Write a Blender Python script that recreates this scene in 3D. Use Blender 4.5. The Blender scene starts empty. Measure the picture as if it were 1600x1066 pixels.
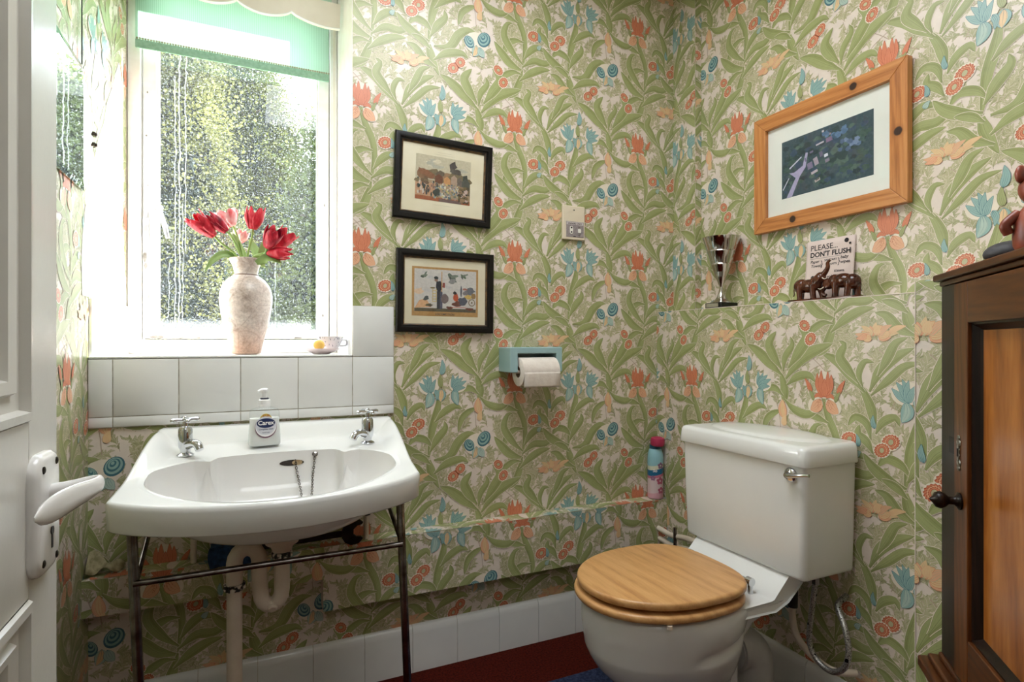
import bpy, math, random
import numpy as np
from mathutils import Vector, Matrix

SC = bpy.context.scene
COL = SC.collection
PI = math.pi
V3 = Vector
rnd = random.Random(7)

# ------------------------------------------------------------------ helpers
ROOTM = {}

def lin(c):
    r = []
    for v in c[:3]:
        v = v / 255.0
        r.append(v / 12.92 if v <= 0.04045 else ((v + 0.055) / 1.055) ** 2.4)
    return (r[0], r[1], r[2], 1.0)

class NT:
    """small wrapper round a material node tree"""
    def __init__(self, name):
        self.m = bpy.data.materials.new(name)
        self.m.use_nodes = True
        self.t = self.m.node_tree
        self.t.nodes.clear()
        self.out = self.n('ShaderNodeOutputMaterial')
    def n(self, typ, **kw):
        nd = self.t.nodes.new(typ)
        for k, v in kw.items():
            setattr(nd, k, v)
        return nd
    def l(self, a, b):
        self.t.links.new(a, b)
    def coord(self, scale=(1, 1, 1), rot=(0, 0, 0)):
        tc = self.n('ShaderNodeTexCoord'); mp = self.n('ShaderNodeMapping')
        mp.inputs['Scale'].default_value = scale
        mp.inputs['Rotation'].default_value = rot
        self.l(tc.outputs['Object'], mp.inputs['Vector'])
        return mp.outputs['Vector']
    def noise(self, vec, scale, detail=3, rough=0.55, dist=0.0):
        nd = self.n('ShaderNodeTexNoise')
        nd.inputs['Scale'].default_value = scale
        nd.inputs['Detail'].default_value = detail
        nd.inputs['Roughness'].default_value = rough
        nd.inputs['Distortion'].default_value = dist
        self.l(vec, nd.inputs['Vector'])
        return nd.outputs['Fac']
    def ramp(self, fac, stops):
        nd = self.n('ShaderNodeValToRGB')
        el = nd.color_ramp.elements
        el[0].position, el[0].color = stops[0][0], lin(stops[0][1])
        el[1].position, el[1].color = stops[-1][0], lin(stops[-1][1])
        for p, c in stops[1:-1]:
            e = el.new(p); e.color = lin(c)
        self.l(fac, nd.inputs['Fac'])
        return nd.outputs['Color']
    def mix(self, fac, a, b, mode='MIX'):
        nd = self.n('ShaderNodeMix', data_type='RGBA', blend_type=mode)
        for k, v in ((0, fac), (6, a), (7, b)):
            if isinstance(v, (int, float)):
                nd.inputs[k].default_value = v
            elif isinstance(v, tuple):
                nd.inputs[k].default_value = v
            else:
                self.l(v, nd.inputs[k])
        return nd.outputs[2]
    def math(self, op, a, b=0.0, c=None):
        nd = self.n('ShaderNodeMath', operation=op)
        for i, v in enumerate((a, b, c)):
            if v is None: continue
            if isinstance(v, (int, float)): nd.inputs[i].default_value = v
            else: self.l(v, nd.inputs[i])
        return nd.outputs[0]
    def bsdf(self, color, rough=0.5, metal=0.0, spec=0.5, bump=None, bstr=0.2, bdist=0.002, **kw):
        b = self.n('ShaderNodeBsdfPrincipled')
        if isinstance(color, tuple): b.inputs['Base Color'].default_value = color
        else: self.l(color, b.inputs['Base Color'])
        if isinstance(rough, (int, float)): b.inputs['Roughness'].default_value = rough
        else: self.l(rough, b.inputs['Roughness'])
        b.inputs['Metallic'].default_value = metal
        b.inputs['Specular IOR Level'].default_value = spec
        for k, v in kw.items():
            b.inputs[k.replace('_', ' ')].default_value = v
        if bump is not None:
            bn = self.n('ShaderNodeBump')
            bn.inputs['Strength'].default_value = bstr
            bn.inputs['Distance'].default_value = bdist
            self.l(bump, bn.inputs['Height'])
            self.l(bn.outputs['Normal'], b.inputs['Normal'])
        return b.outputs['BSDF']
    def done(self, sh):
        self.l(sh, self.out.inputs['Surface'])
        return self.m

def plain(name, c1, c2=None, scale=20, rough=0.5, metal=0.0, spec=0.5, bump=0.0, bscale=None, stretch=(1, 1, 1), **kw):
    t = NT(name)
    v = t.coord(stretch)
    f = t.noise(v, scale)
    if c2 is None:
        c2 = tuple(max(0, x - 7) for x in c1)
    col = t.ramp(f, [(0.35, c2), (0.65, c1)])
    bf = t.noise(v, bscale or scale * 2, 4) if bump else None
    return t.done(t.bsdf(col, rough, metal, spec, bf, bump, **kw))

def wood(name, dark, mid, light, grain=(1, 1, 1), scale=3.0, rough=0.35, knots=(), spec=0.5, ring=11.0):
    """grain runs along the axis whose mapping scale is small"""
    t = NT(name)
    v = t.coord(grain)
    wv = t.n('ShaderNodeTexWave', wave_type='BANDS', bands_direction='DIAGONAL')
    wv.inputs['Scale'].default_value = ring
    wv.inputs['Distortion'].default_value = 6.0
    wv.inputs['Detail'].default_value = 3.0
    wv.inputs['Detail Scale'].default_value = 1.2
    t.l(v, wv.inputs['Vector'])
    n1 = t.noise(v, scale, 5, 0.6)
    n2 = t.noise(v, scale * 9, 3, 0.6)
    f = t.math('ADD', t.math('MULTIPLY', wv.outputs['Fac'], 0.14), t.math('ADD', t.math('MULTIPLY', n1, 0.62), t.math('MULTIPLY', n2, 0.34)))
    col = t.ramp(f, [(0.3, dark), (0.52, mid), (0.78, light)])
    for (kx, ky, kz, kr) in knots:
        tc = t.n('ShaderNodeTexCoord')
        d = t.n('ShaderNodeVectorMath', operation='DISTANCE')
        d.inputs[1].default_value = (kx, ky, kz)
        t.l(tc.outputs['Object'], d.inputs[0])
        wob = t.math('ADD', d.outputs['Value'], t.math('MULTIPLY', n1, kr * 0.5))
        mr = t.n('ShaderNodeMapRange')
        mr.inputs['From Min'].default_value = kr * 2.1
        mr.inputs['From Max'].default_value = kr * 0.9
        t.l(wob, mr.inputs['Value'])
        mr2 = t.n('ShaderNodeMapRange')
        mr2.inputs['From Min'].default_value = kr * 1.25
        mr2.inputs['From Max'].default_value = kr * 1.0
        t.l(wob, mr2.inputs['Value'])
        col = t.mix(t.math('MULTIPLY', mr.outputs[0], 0.5), col, lin(dark))
        col = t.mix(mr2.outputs[0], col, lin((52, 26, 14)))
    return t.done(t.bsdf(col, rough, 0, spec, n2, 0.08, 0.001))

class MB:
    def __init__(self):
        self.v = []; self.f = []; self.mi = []
    def add(self, vs, fs, mi=0):
        o = len(self.v)
        self.v += [tuple(p) for p in vs]
        self.f += [tuple(o + i for i in f) for f in fs]
        self.mi += [mi] * len(fs)
        return self
    def box(self, a, b, mi=0, M=None):
        x0, y0, z0 = [min(p, q) for p, q in zip(a, b)]
        x1, y1, z1 = [max(p, q) for p, q in zip(a, b)]
        vs = [V3(p) for p in ((x0, y0, z0), (x1, y0, z0), (x1, y1, z0), (x0, y1, z0), (x0, y0, z1), (x1, y0, z1), (x1, y1, z1), (x0, y1, z1))]
        if M is not None: vs = [M @ p for p in vs]
        return self.add(vs, [(0, 3, 2, 1), (4, 5, 6, 7), (0, 1, 5, 4), (1, 2, 6, 5), (2, 3, 7, 6), (3, 0, 4, 7)], mi)
    def prism(self, poly, z0, z1, mi=0, M=None):
        n = len(poly)
        vs = [V3((p[0], p[1], z0)) for p in poly] + [V3((p[0], p[1], z1)) for p in poly]
        if M is not None: vs = [M @ p for p in vs]
        fs = [tuple(range(n))[::-1], tuple(range(n, 2 * n))] + [(i, (i + 1) % n, n + (i + 1) % n, n + i) for i in range(n)]
        return self.add(vs, fs, mi)
    def lathe(self, prof, c=(0, 0, 0), n=32, mi=0, M=None, cap0=True, cap1=True, sx=1.0, sy=1.0):
        vs = []
        for r, z in prof:
            for k in range(n):
                a = 2 * PI * k / n
                p = V3((r * math.cos(a) * sx, r * math.sin(a) * sy, z))
                if M is not None: p = M @ p
                vs.append(p + V3(c))
        fs = []
        for i in range(len(prof) - 1):
            for k in range(n):
                k2 = (k + 1) % n
                fs.append((i * n + k, i * n + k2, (i + 1) * n + k2, (i + 1) * n + k))
        if cap0: fs.append(tuple(range(n))[::-1])
        if cap1: fs.append(tuple((len(prof) - 1) * n + k for k in range(n)))
        return self.add(vs, fs, mi)
    def loft(self, rings, mi=0, cap0=True, cap1=True, closed=True):
        n = len(rings[0]); vs = [p for r in rings for p in r]; fs = []
        for i in range(len(rings) - 1):
            for k in range(n if closed else n - 1):
                k2 = (k + 1) % n
                fs.append((i * n + k, i * n + k2, (i + 1) * n + k2, (i + 1) * n + k))
        if cap0: fs.append(tuple(range(n))[::-1])
        if cap1: fs.append(tuple((len(rings) - 1) * n + k for k in range(n)))
        return self.add(vs, fs, mi)
    def tube(self, pts, r, n=12, mi=0, cap=True, smooth=0):
        pts = [V3(p) for p in pts]
        if smooth: pts = catmull(pts, smooth)
        rs = r if isinstance(r, (list, tuple)) else None
        rings = []; up = None
        for i, p in enumerate(pts):
            d = (pts[min(i + 1, len(pts) - 1)] - pts[max(i - 1, 0)]).normalized()
            if up is None:
                up = V3((0, 0, 1)) if abs(d.z) < 0.9 else V3((1, 0, 0))
            s = d.cross(up)
            if s.length < 1e-6: s = d.cross(V3((0, 1, 0)))
            s.normalize(); up = s.cross(d).normalized()
            if rs:
                q = i / (len(pts) - 1) * (len(rs) - 1); k = min(int(q), len(rs) - 2)
                rr = rs[k] + (rs[k + 1] - rs[k]) * (q - k)
            else: rr = r
            rings.append([p + (s * math.cos(2 * PI * k / n) + up * math.sin(2 * PI * k / n)) * rr for k in range(n)])
        return self.loft(rings, mi, cap, cap)
    def ball(self, c, r, n=16, m=10, mi=0, M=None):
        if not isinstance(r, (tuple, list)): r = (r, r, r)
        rings = []
        for i in range(1, m):
            a = PI * i / m
            ring = []
            for k in range(n):
                b = 2 * PI * k / n
                p = V3((r[0] * math.sin(a) * math.cos(b), r[1] * math.sin(a) * math.sin(b), -r[2] * math.cos(a)))
                if M is not None: p = M @ p
                ring.append(p + V3(c))
            rings.append(ring)
        return self.loft(rings, mi)
    def grid(self, fn, nu, nv, mi=0):
        vs = [fn(i / nu, j / nv) for j in range(nv + 1) for i in range(nu + 1)]
        fs = [(j * (nu + 1) + i, j * (nu + 1) + i + 1, (j + 1) * (nu + 1) + i + 1, (j + 1) * (nu + 1) + i) for j in range(nv) for i in range(nu)]
        return self.add(vs, fs, mi)
    def build(self, name, mats, parent=None, origin=None, smooth=35, bevel=0.0, bseg=2, solid=0.0, subsurf=0, local=False):
        me = bpy.data.meshes.new(name)
        M = None
        if parent is not None and not local:
            M = ROOTM[parent.name].inverted()
        elif origin is not None:
            M = Matrix.Translation(V3(origin)).inverted()
        vs = [tuple(M @ V3(p)) for p in self.v] if M is not None else self.v
        me.from_pydata(vs, [], self.f)
        if not isinstance(mats, (list, tuple)): mats = [mats]
        for m in mats: me.materials.append(m)
        if len(mats) > 1: me.polygons.foreach_set('material_index', self.mi)
        me.validate(); me.update()
        if smooth:
            me.polygons.foreach_set('use_smooth', [True] * len(me.polygons))
            me.set_sharp_from_angle(angle=math.radians(smooth))
        o = bpy.data.objects.new(name, me); COL.objects.link(o)
        if parent is not None:
            o.parent = parent
            ROOTM[o.name] = ROOTM[parent.name].copy()
        else:
            if origin is not None: o.location = origin
            ROOTM[o.name] = Matrix.Translation(V3(origin or (0, 0, 0)))
        if solid:
            md = o.modifiers.new('thick', 'SOLIDIFY'); md.thickness = solid; md.offset = 0
        if bevel:
            md = o.modifiers.new('bevel', 'BEVEL'); md.width = bevel; md.segments = bseg; md.limit_method = 'ANGLE'; md.angle_limit = math.radians(40)
            md.harden_normals = True
        if subsurf:
            md = o.modifiers.new('sub', 'SUBSURF'); md.levels = subsurf; md.render_levels = subsurf
        return o

def catmull(pts, k):
    out = []
    P = [pts[0] * 2 - pts[1]] + pts + [pts[-1] * 2 - pts[-2]]
    for i in range(1, len(P) - 2):
        for j in range(k):
            t = j / k
            a, b, c, d = P[i - 1], P[i], P[i + 1], P[i + 2]
            out.append(0.5 * ((2 * b) + (c - a) * t + (2 * a - 5 * b + 4 * c - d) * t * t + (3 * b - a - 3 * c + d) * t ** 3))
    out.append(pts[-1])
    return out

def tag(o, label=None, cat=None, group=None, kind=None):
    if label: o['label'] = label
    if cat: o['category'] = cat
    if group: o['group'] = group
    if kind: o['kind'] = kind
    return o

def thing(name, label, cat, loc=(0, 0, 0), rot=(0, 0, 0), group=None):
    o = bpy.data.objects.new(name, None); COL.objects.link(o)
    o.empty_display_size = 0.05
    o.location = loc; o.rotation_euler = rot
    from mathutils import Euler
    ROOTM[o.name] = Matrix.Translation(V3(loc)) @ Euler(rot).to_matrix().to_4x4()
    return tag(o, label, cat, group)

def frame(o, u, v):
    """matrix with local x along u, local y along v, local z = u x v, at o"""
    u = V3(u).normalized(); v = V3(v).normalized(); w = u.cross(v)
    return Matrix.Translation(V3(o)) @ Matrix((u, v, w)).transposed().to_4x4()

def lettering(lines, M, mats, parent, name='lettering', extrude=0.0002):
    """lines: (text, x, y, size, align, bold, slant) in the plane of M"""
    mb = MB()
    for (txt, x, y, size, align, bold, slant) in lines:
        cu = bpy.data.curves.new('tmp', 'FONT')
        cu.body = txt; cu.size = size; cu.align_x = align; cu.extrude = extrude
        cu.offset = bold; cu.shear = slant; cu.resolution_u = 3
        ob = bpy.data.objects.new('tmp', cu); COL.objects.link(ob)
        dg = bpy.context.evaluated_depsgraph_get()
        me = bpy.data.meshes.new_from_object(ob.evaluated_get(dg))
        T = M @ Matrix.Translation((x, y, 0))
        mb.add([T @ v.co for v in me.vertices], [tuple(p.vertices) for p in me.polygons])
        bpy.data.objects.remove(ob); bpy.data.curves.remove(cu); bpy.data.meshes.remove(me)
    return mb.build(name, mats, parent, smooth=0)

def rrect(x0, x1, y0, y1, r, n=5):
    out = []
    for cx, cy, a0 in ((x1 - r, y1 - r, 0), (x0 + r, y1 - r, 90), (x0 + r, y0 + r, 180), (x1 - r, y0 + r, 270)):
        for k in range(n + 1):
            a = math.radians(a0 + 90 * k / n)
            out.append((cx + r * math.cos(a), cy + r * math.sin(a)))
    return out

def lerp(a, b, t): return a + (b - a) * t
def sstep(a, b, x):
    t = min(1, max(0, (x - a) / (b - a))); return t * t * (3 - 2 * t)

# ------------------------------------------------------------------ dimensions of the room
D = 1.784            # face of the window wall
XL = -0.397          # face of the left wall
X2 = 1.545           # face of the right wall above the ledge
X1 = 1.435           # face of the boxing below the ledge
LEDGE = 1.172        # top of the ledge
SILL = 1.016
YF = 2.15            # window frame line
CEIL = 2.42
FRONT = 0.05         # inner face of the door wall
# ------------------------------------------------------------------ wallpaper: a floral print laid on the walls as thin printed shapes
TW, TV = 0.5218, 0.451      # repeat of the print
PAPER = [plain('paper_' + n, c, tuple(max(0, x - 5) for x in c), 60, 0.33, 0, 0.5) for n, c in (
    ('ground', (231, 217, 205)), ('sprig', (190, 184, 146)), ('sprig_dull', (176, 172, 132)), ('leaf', (165, 170, 116)),
    ('leaf_shade', (152, 158, 102)), ('leaf_line', (122, 124, 80)), ('halo', (236, 224, 206)), ('orange', (216, 134, 100)),
    ('orange_line', (182, 92, 64)), ('orange_pale', (230, 178, 142)), ('blue', (150, 182, 176)), ('blue_line', (70, 116, 128)),
    ('yellow', (230, 196, 150)), ('stem', (186, 164, 144)), ('blue_pale', (180, 200, 188)))]
G_, SPR, SPD, LEAF, LSH, LLN, HALO, ORG, ORL, ORP, BLU, BLL, YEL, STM, BLP = range(15)

QUADS = []      # (4x2 points in mm, height in mm, colour)

def spine2(pts, n):
    P = [V3((p[0], p[1], 0)) for p in pts]
    Q = catmull(P, 8)
    L = [0]
    for a, b in zip(Q, Q[1:]): L.append(L[-1] + (b - a).length)
    out = []; k = 0
    for i in range(n + 1):
        s = L[-1] * i / n
        while k < len(L) - 2 and L[k + 1] < s: k += 1
        t = (s - L[k]) / max(1e-9, L[k + 1] - L[k])
        out.append(Q[k].lerp(Q[k + 1], t))
    nm = []
    for i in range(n + 1):
        d = out[min(i + 1, n)] - out[max(i - 1, 0)]
        d.normalize(); nm.append(V3((-d.y, d.x, 0)))
    return out, nm

def strip2(pts, wl, wr, n, col, h):
    """wl, wr: offsets of the two edges from the spine, functions of 0..1"""
    sp, nm = spine2(pts, n)
    a = [(sp[i] + nm[i] * wl(i / n)) for i in range(n + 1)]
    b = [(sp[i] + nm[i] * wr(i / n)) for i in range(n + 1)]
    for i in range(n):
        QUADS.append(([(a[i].x, a[i].y), (a[i + 1].x, a[i + 1].y), (b[i + 1].x, b[i + 1].y), (b[i].x, b[i].y)], h, col))

def blade(pts, w, h, fill=LEAF, line=LLN, shade=LSH, halo=True, n=14, p0=0.45, veins=True):
    """a long curved leaf: pale rim, thin dark outline, body, shaded half and vein"""
    def prof(t): return w * (max(0.0, math.sin(PI * min(1, p0 + (1 - p0) * t) ** 1.25)) ** 0.75 if t < 1 else 0) * (0.55 + 0.45 * sstep(0, .35, t))
    if halo: strip2(pts, lambda t: prof(t) + 1.6, lambda t: -prof(t) - 1.6, n, HALO, h)
    strip2(pts, lambda t: prof(t) + .45, lambda t: -prof(t) - .45, n, line, h + .004)
    strip2(pts, lambda t: prof(t), lambda t: -prof(t), n, fill, h + .008)
    if veins:
        strip2(pts, lambda t: -prof(t) * .25, lambda t: -prof(t) * .97, n, shade, h + .012)
        strip2(pts, lambda t: .4 * (1 - t), lambda t: -.4 * (1 - t), n, line, h + .016)
        strip2(pts, lambda t: prof(t) * .52 + .25, lambda t: prof(t) * .52 - .25, n, shade, h + .019)
        strip2(pts, lambda t: -prof(t) * .60 + .25, lambda t: -prof(t) * .60 - .25, n, line, h + .022)

def petal(b, t, w, h, bend=0.0, fill=ORG, line=ORL, n=9, inner=None, ratio=0.6):
    b = V3((b[0], b[1], 0)); t = V3((t[0], t[1], 0)); d = t - b
    m = (b + t) / 2 + V3((-d.y, d.x, 0)).normalized() * bend
    pts = [b, m, t]
    def prof(s): return w * math.sin(PI * s ** ratio) ** 0.8 if 0 < s < 1 else 0
    strip2(pts, lambda s: prof(s) + .8, lambda s: -prof(s) - .8, n, line, h)
    strip2(pts, lambda s: prof(s), lambda s: -prof(s), n, fill, h + .004)
    if inner is not None:
        strip2(pts, lambda s: prof(s) * .55, lambda s: -prof(s) * .55, n, inner, h + .008)
    for kk, k in enumerate((-.45, 0, .45)):
        strip2(pts, lambda s, k=k: prof(s) * k + .42 * (1 - s), lambda s, k=k: prof(s) * k - .42 * (1 - s), n, line, h + .012 + .003 * kk)

def disc(cx, cy, rx, ry, rot, h, col, zig=0.0, n=24):
    p = []
    for k in range(n):
        a = 2 * PI * k / n; q = 1 + (zig if k % 2 else -zig)
        x, y = rx * q * math.cos(a), ry * q * math.sin(a)
        p.append((cx + x * math.cos(rot) - y * math.sin(rot), cy + x * math.sin(rot) + y * math.cos(rot)))
    for k in range(0, n, 2):
        QUADS.append(([(cx, cy), p[k], p[k + 1], p[(k + 2) % n]], h, col))

def daisy(cx, cy, r, h, rot=0.3):
    disc(cx, cy, r * 1.2, r * 1.0, rot, h, HALO, 0, 16)
    for k, (q, c, z) in enumerate(((1.06, ORL, .07), (.97, ORG, .06), (.86, ORL, .07), (.78, ORP, .06), (.66, ORL, .08), (.58, ORG, .06), (.44, ORL, .05), (.36, SPR, .04))):
        disc(cx, cy, r * q, r * q * .80, rot + .09 * k, h + .004 * (k + 1), c, z, 32 if q > .5 else 16)

BIG = [([(138,-66),(130,-23),(114,14),(90,50)],12.6),([(113,19),(74,62),(42,95),(-9,119)],14.3),([(98,41),(65,80),(45,110),(58,142),(42,153)],12.6),([(108,33),(98,66),(113,98),(138,97)],8.2),([(126,21),(152,75),(191,112),(235,135)],13.2),([(147,62),(172,110),(191,146),(220,160)],11.0),([(130,12),(174,54),(212,89),(255,99)],10.2),([(130,-102),(118,-61),(88,-48),(68,-73)],9.9),([(142,-85),(160,-53),(190,-38),(201,-58)],9.9),([(135,-136),(118,-108),(96,-91),(100,-66)],11.0),
 ([(-4,-9),(12,-59),(33,-105),(40,-152),(35,-196),(29,-238)],11.0),([(12,-74),(-17,-64),(-48,-57),(-75,-70)],9.5),([(35,-138),(4,-137),(-27,-156),(-46,-206)],11.0),([(32,-216),(-6,-182),(-40,-129),(-27,-86),(-6,-81)],12.6),([(37,-196),(61,-162),(90,-144),(121,-155)],11.6),([(31,-224),(74,-194),(118,-195),(160,-172)],12.1),([(33,-240),(-17,-222),(-53,-187),(-77,-157)],14.3),([(30,-236),(17,-285),(-1,-321),(-33,-343)],12.5),([(20,-275),(58,-243),(101,-221),(140,-214)],12.6),([(25,-251),(-6,-249),(-43,-272),(-59,-302)],10.0),
 ([(250,-20),(240,-72),(226,-119),(220,-165),(213,-219)],13.8),([(235,-96),(267,-64),(303,-47),(330,-57)],11.4),([(226,-177),(203,-152),(169,-144),(147,-167)],11.0),([(220,-191),(242,-153),(270,-119),(267,-94)],12.6),([(217,-208),(174,-196),(135,-171),(110,-139)],13.8),([(232,-220),(285,-211),(315,-167),(348,-143),(386,-148)],14.4),([(213,-219),(223,-256),(235,-285),(249,-314)],13.8),([(232,-265),(273,-236),(327,-224),(351,-238)],12.6),([(220,-231),(191,-209),(157,-197)],9.9),([(240,-289),(197,-268),(169,-236),(140,-227)],12.6),
 ([(393,-31),(391,18),(375,65)],14.3),([(383,51),(339,85),(291,123),(252,143)],15.6),([(382,69),(350,113),(337,147),(363,182)],15.0),([(397,40),(444,97),(489,124),(547,145)],16.2),([(406,73),(438,117),(466,164),(438,198)],15.6),([(388,62),(394,104),(419,140),(413,165)],10.2),([(400,22),(438,49),(476,54),(495,36)],11.7),([(388,-11),(357,11),(321,5),(309,-17)],10.2),([(393,-21),(425,-47),(469,-57),(508,-36)],11.7),([(388,-52),(351,-68),(327,-91),(315,-134)],10.2)]

def build_tile():
    r = random.Random(11)
    # ground of small lobed sprigs
    for s in range(270):
        cx, cy = r.uniform(0, 522), r.uniform(0, 451)
        a0 = r.uniform(0, 2 * PI) if r.random() < .3 else r.gauss(PI / 2, .7)
        L = r.uniform(34, 58); b = r.uniform(-10, 10)
        tip = (cx + L * math.cos(a0), cy + L * math.sin(a0))
        mid = ((cx + tip[0]) / 2 - b * math.sin(a0), (cy + tip[1]) / 2 + b * math.cos(a0))
        strip2([(cx, cy), mid, tip], lambda t: .55, lambda t: -.55, 6, STM, .02 + .3 * r.random())
        col = SPR if r.random() < .65 else SPD
        for k in range(9):
            t = .10 + .90 * k / 8
            px = lerp(lerp(cx, mid[0], t), lerp(mid[0], tip[0], t), t); py = lerp(lerp(cy, mid[1], t), lerp(mid[1], tip[1], t), t)
            sd = 1 if k % 2 else -1
            aa = a0 + sd * r.uniform(.5, 1.0) if k < 8 else a0
            ll = r.uniform(17, 29) * (1 - .25 * t); w = r.uniform(3.0, 4.8)
            e = (px + ll * math.cos(aa), py + ll * math.sin(aa))
            m = ((px + e[0]) / 2 + 3 * sd * math.sin(aa), (py + e[1]) / 2 - 3 * sd * math.cos(aa))
            HH = .04 + .5 * r.random()
            strip2([(px, py), m, e], lambda t, w=w: w * math.sin(PI * t ** .75) ** .9 * (1 + .25 * math.sin(t * 16)) if 0 < t < 1 else 0,
                   lambda t, w=w: -w * math.sin(PI * t ** .75) ** .9 * (1 + .25 * math.sin(t * 16 + 2)) if 0 < t < 1 else 0, 6, col, HH)
            strip2([(px, py), m, e], lambda t: .42 * (1 - .6 * t), lambda t: -.42 * (1 - .6 * t), 2, G_ if k % 3 else LLN, HH + .004)
    # thin stems between the blades
    for k, pts in enumerate(([(-70, 128), (-20, 90), (30, 40), (75, 8)], [(180, -20), (200, 30), (190, 90), (150, 130)], [(300, 60), (340, 20), (372, -60), (380, -130)], [(60, -160), (100, -110), (120, -60)], [(290, -100), (330, -130), (390, -190)], [(440, -10), (470, 60), (520, 90)])):
        strip2(pts, lambda t: 1.0, lambda t: -1.0, 10, STM, .545 + .003 * k)
    h = .56
    for k, (pts, w) in enumerate(BIG):
        trunk = k in (0, 10, 20, 26, 30)
        blade(pts, w * 1.06, h, n=16, p0=.5 if trunk else .12)
        h += .026
    # flowers
    h += .02
    F = [h]
    def H():
        F[0] += .024; return F[0]
    # orange iris
    disc(0, 30, 27, 38, 0, H(), HALO, 0, 16); disc(-27, -27, 25, 22, .8, H(), HALO, 0, 16); disc(27, -27, 25, 22, -.8, H(), HALO, 0, 16)
    for sx in (-1, 1):
        petal((sx * 12, -9), (sx * 42, -44), 16, H(), -6 * sx, ORP, ORL, 10, None, .95)
        petal((sx * 2, -2), (sx * 32, -8), 6, H(), 7 * sx)
        petal((sx * 40, 6), (sx * 60, 46), 6.5, H(), 2 * sx, ORG, ORL)
        petal((sx * 33, -16), (sx * 47, 14), 5, H(), 3 * sx, LEAF, LLN)
        for q in range(16):
            a, b = r.uniform(8, 34), r.uniform(-8, 8)
            disc(sx * (a * .72 + b * .7), -8 - a * .7 + b * .7, .9, .9, 0, F[0] + .016, ORL, 0, 6)
    petal((0, 0), (-21, 62), 9, H(), 9); petal((0, 0), (21, 60), 9, H(), -9)
    petal((0, -2), (-9, 70), 9, H(), 4); petal((0, -2), (11, 68), 8.5, H(), -4); petal((0, -4), (1, 48), 9, H(), 0)
    F[0] = h
    # blue iris
    disc(216, 24, 36, 30, .2, H(), HALO, 0, 16); disc(314, 26, 32, 28, -.2, H(), HALO, 0, 16)
    petal((216, 4), (206, -48), 15, H(), 8, BLU, BLL, 10, BLP, .9); petal((306, 14), (314, -44), 13, H(), -6, BLU, BLL, 10, BLP, .9)
    petal((258, 12), (254, -30), 16, H(), 0, BLU, BLL, 10, YEL, .9); petal((236, 10), (240, -26), 7, H(), 5, BLU, BLL)
    for (b, t, w) in (((222, 4), (182, 34), 9), ((222, 4), (193, 50), 9), ((222, 2), (207, 58), 9), ((222, 0), (222, 56), 8), ((222, 0), (238, 44), 8),
                      ((298, 12), (296, 58), 8), ((298, 10), (316, 54), 8), ((298, 8), (332, 48), 9), ((298, 8), (344, 36), 9), ((298, 4), (340, 14), 8)):
        petal(b, t, w, H(), r.uniform(-5, 5), BLU, BLL)
    petal((257, 16), (254, 62), 8, H(), 3, LEAF, LLN); petal((256, 58), (259, 108), 9, H(), -5, BLU, BLL)
    F[0] = h
    # teal buds
    petal((140, -72), (136, -38), 6, H(), 3, BLU, BLL); petal((96, -124), (92, -92), 6, H(), -3, BLU, BLL); petal((90, -152), (104, -136), 7, H(), 2, BLP, BLL)
    F[0] = h
    # round blue flowers
    disc(380, -178, 44, 36, .2, H(), HALO, 0, 16)
    petal((380, -186), (368, -226), 14, H(), 4, BLP, BLL, 9, YEL, .9); petal((392, -190), (408, -222), 12, H(), -4, BLP, BLL, 9, None, .9)
    for (x, y, rr, ro) in ((354, -180, 17, .5), (407, -162, 22, -.6)):
        hh = H(); 
        for q in range(6):
            disc(x + q * 1.1 * math.sin(ro), y + q * 1.8, rr * (1 - q * .165) + (.0 if q % 2 else -.9 * (q > 0)), rr * 1.25 * (1 - q * .165), ro, hh + q * .004, (BLL, BLU)[q % 2], 0, 20)
    F[0] = h
    # yellow fringed flower
    for k in range(11):
        a = PI * (-.12 + 1.24 * k / 10); petal((140 + 10 * math.cos(a), 164), (144 + (40 + 16 * (k % 2)) * math.cos(a), 170 + (22 + 8 * (k % 2)) * math.sin(a)), 8.5, H(), r.uniform(-6, 6), (YEL, ORP)[k % 3 == 0], SPR if k % 2 else ORG, 7)
    petal((176, 172), (216, 188), 7, H(), 3, YEL, ORP); petal((120, 168), (92, 158), 7, H(), 3, ORP, ORG); petal((146, 168), (150, 192), 9, H(), 2, YEL, ORP)
    F[0] = h
    # tan bud
    petal((391, -78), (386, -22), 14, H(), 3, ORP, ORG, 9, YEL, .8); petal((391, -100), (398, -66), 9, H(), 3, YEL, ORP)
    F[0] = h
    # daisies
    for (x, y, rr, ro) in ((73, -108, 21, .3), (180, -100, 21, .5), (158, -124, 19, .6), (460, 197, 17, -.7), (479, 158, 18, .9), (322, 195, 18, .7), (298, 172, 19, .6)):
        F[0] = h + (.03 if rr in (19, 18) else 0); daisy(x, y, rr, H(), ro)

build_tile()
QP = np.array([q[0] for q in QUADS]) / 1000.0
QH = np.array([q[1] for q in QUADS]) / 1000.0
QC = np.array([q[2] for q in QUADS])

def clip_poly(poly, u0, u1, v0, v1):
    for ax, lim, sg in ((0, u0, 1), (0, u1, -1), (1, v0, 1), (1, v1, -1)):
        out = []
        for i in range(len(poly)):
            a, b = poly[i - 1], poly[i]
            da, db = (a[ax] - lim) * sg, (b[ax] - lim) * sg
            if da >= 0 and db >= 0: out.append(b)
            elif da >= 0 or db >= 0:
                t = da / (da - db)
                c = (a[0] + (b[0] - a[0]) * t, a[1] + (b[1] - a[1]) * t)
                out.append(c)
                if db >= 0: out.append(b)
        poly = out
        if len(poly) < 3: return None
    return poly

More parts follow.
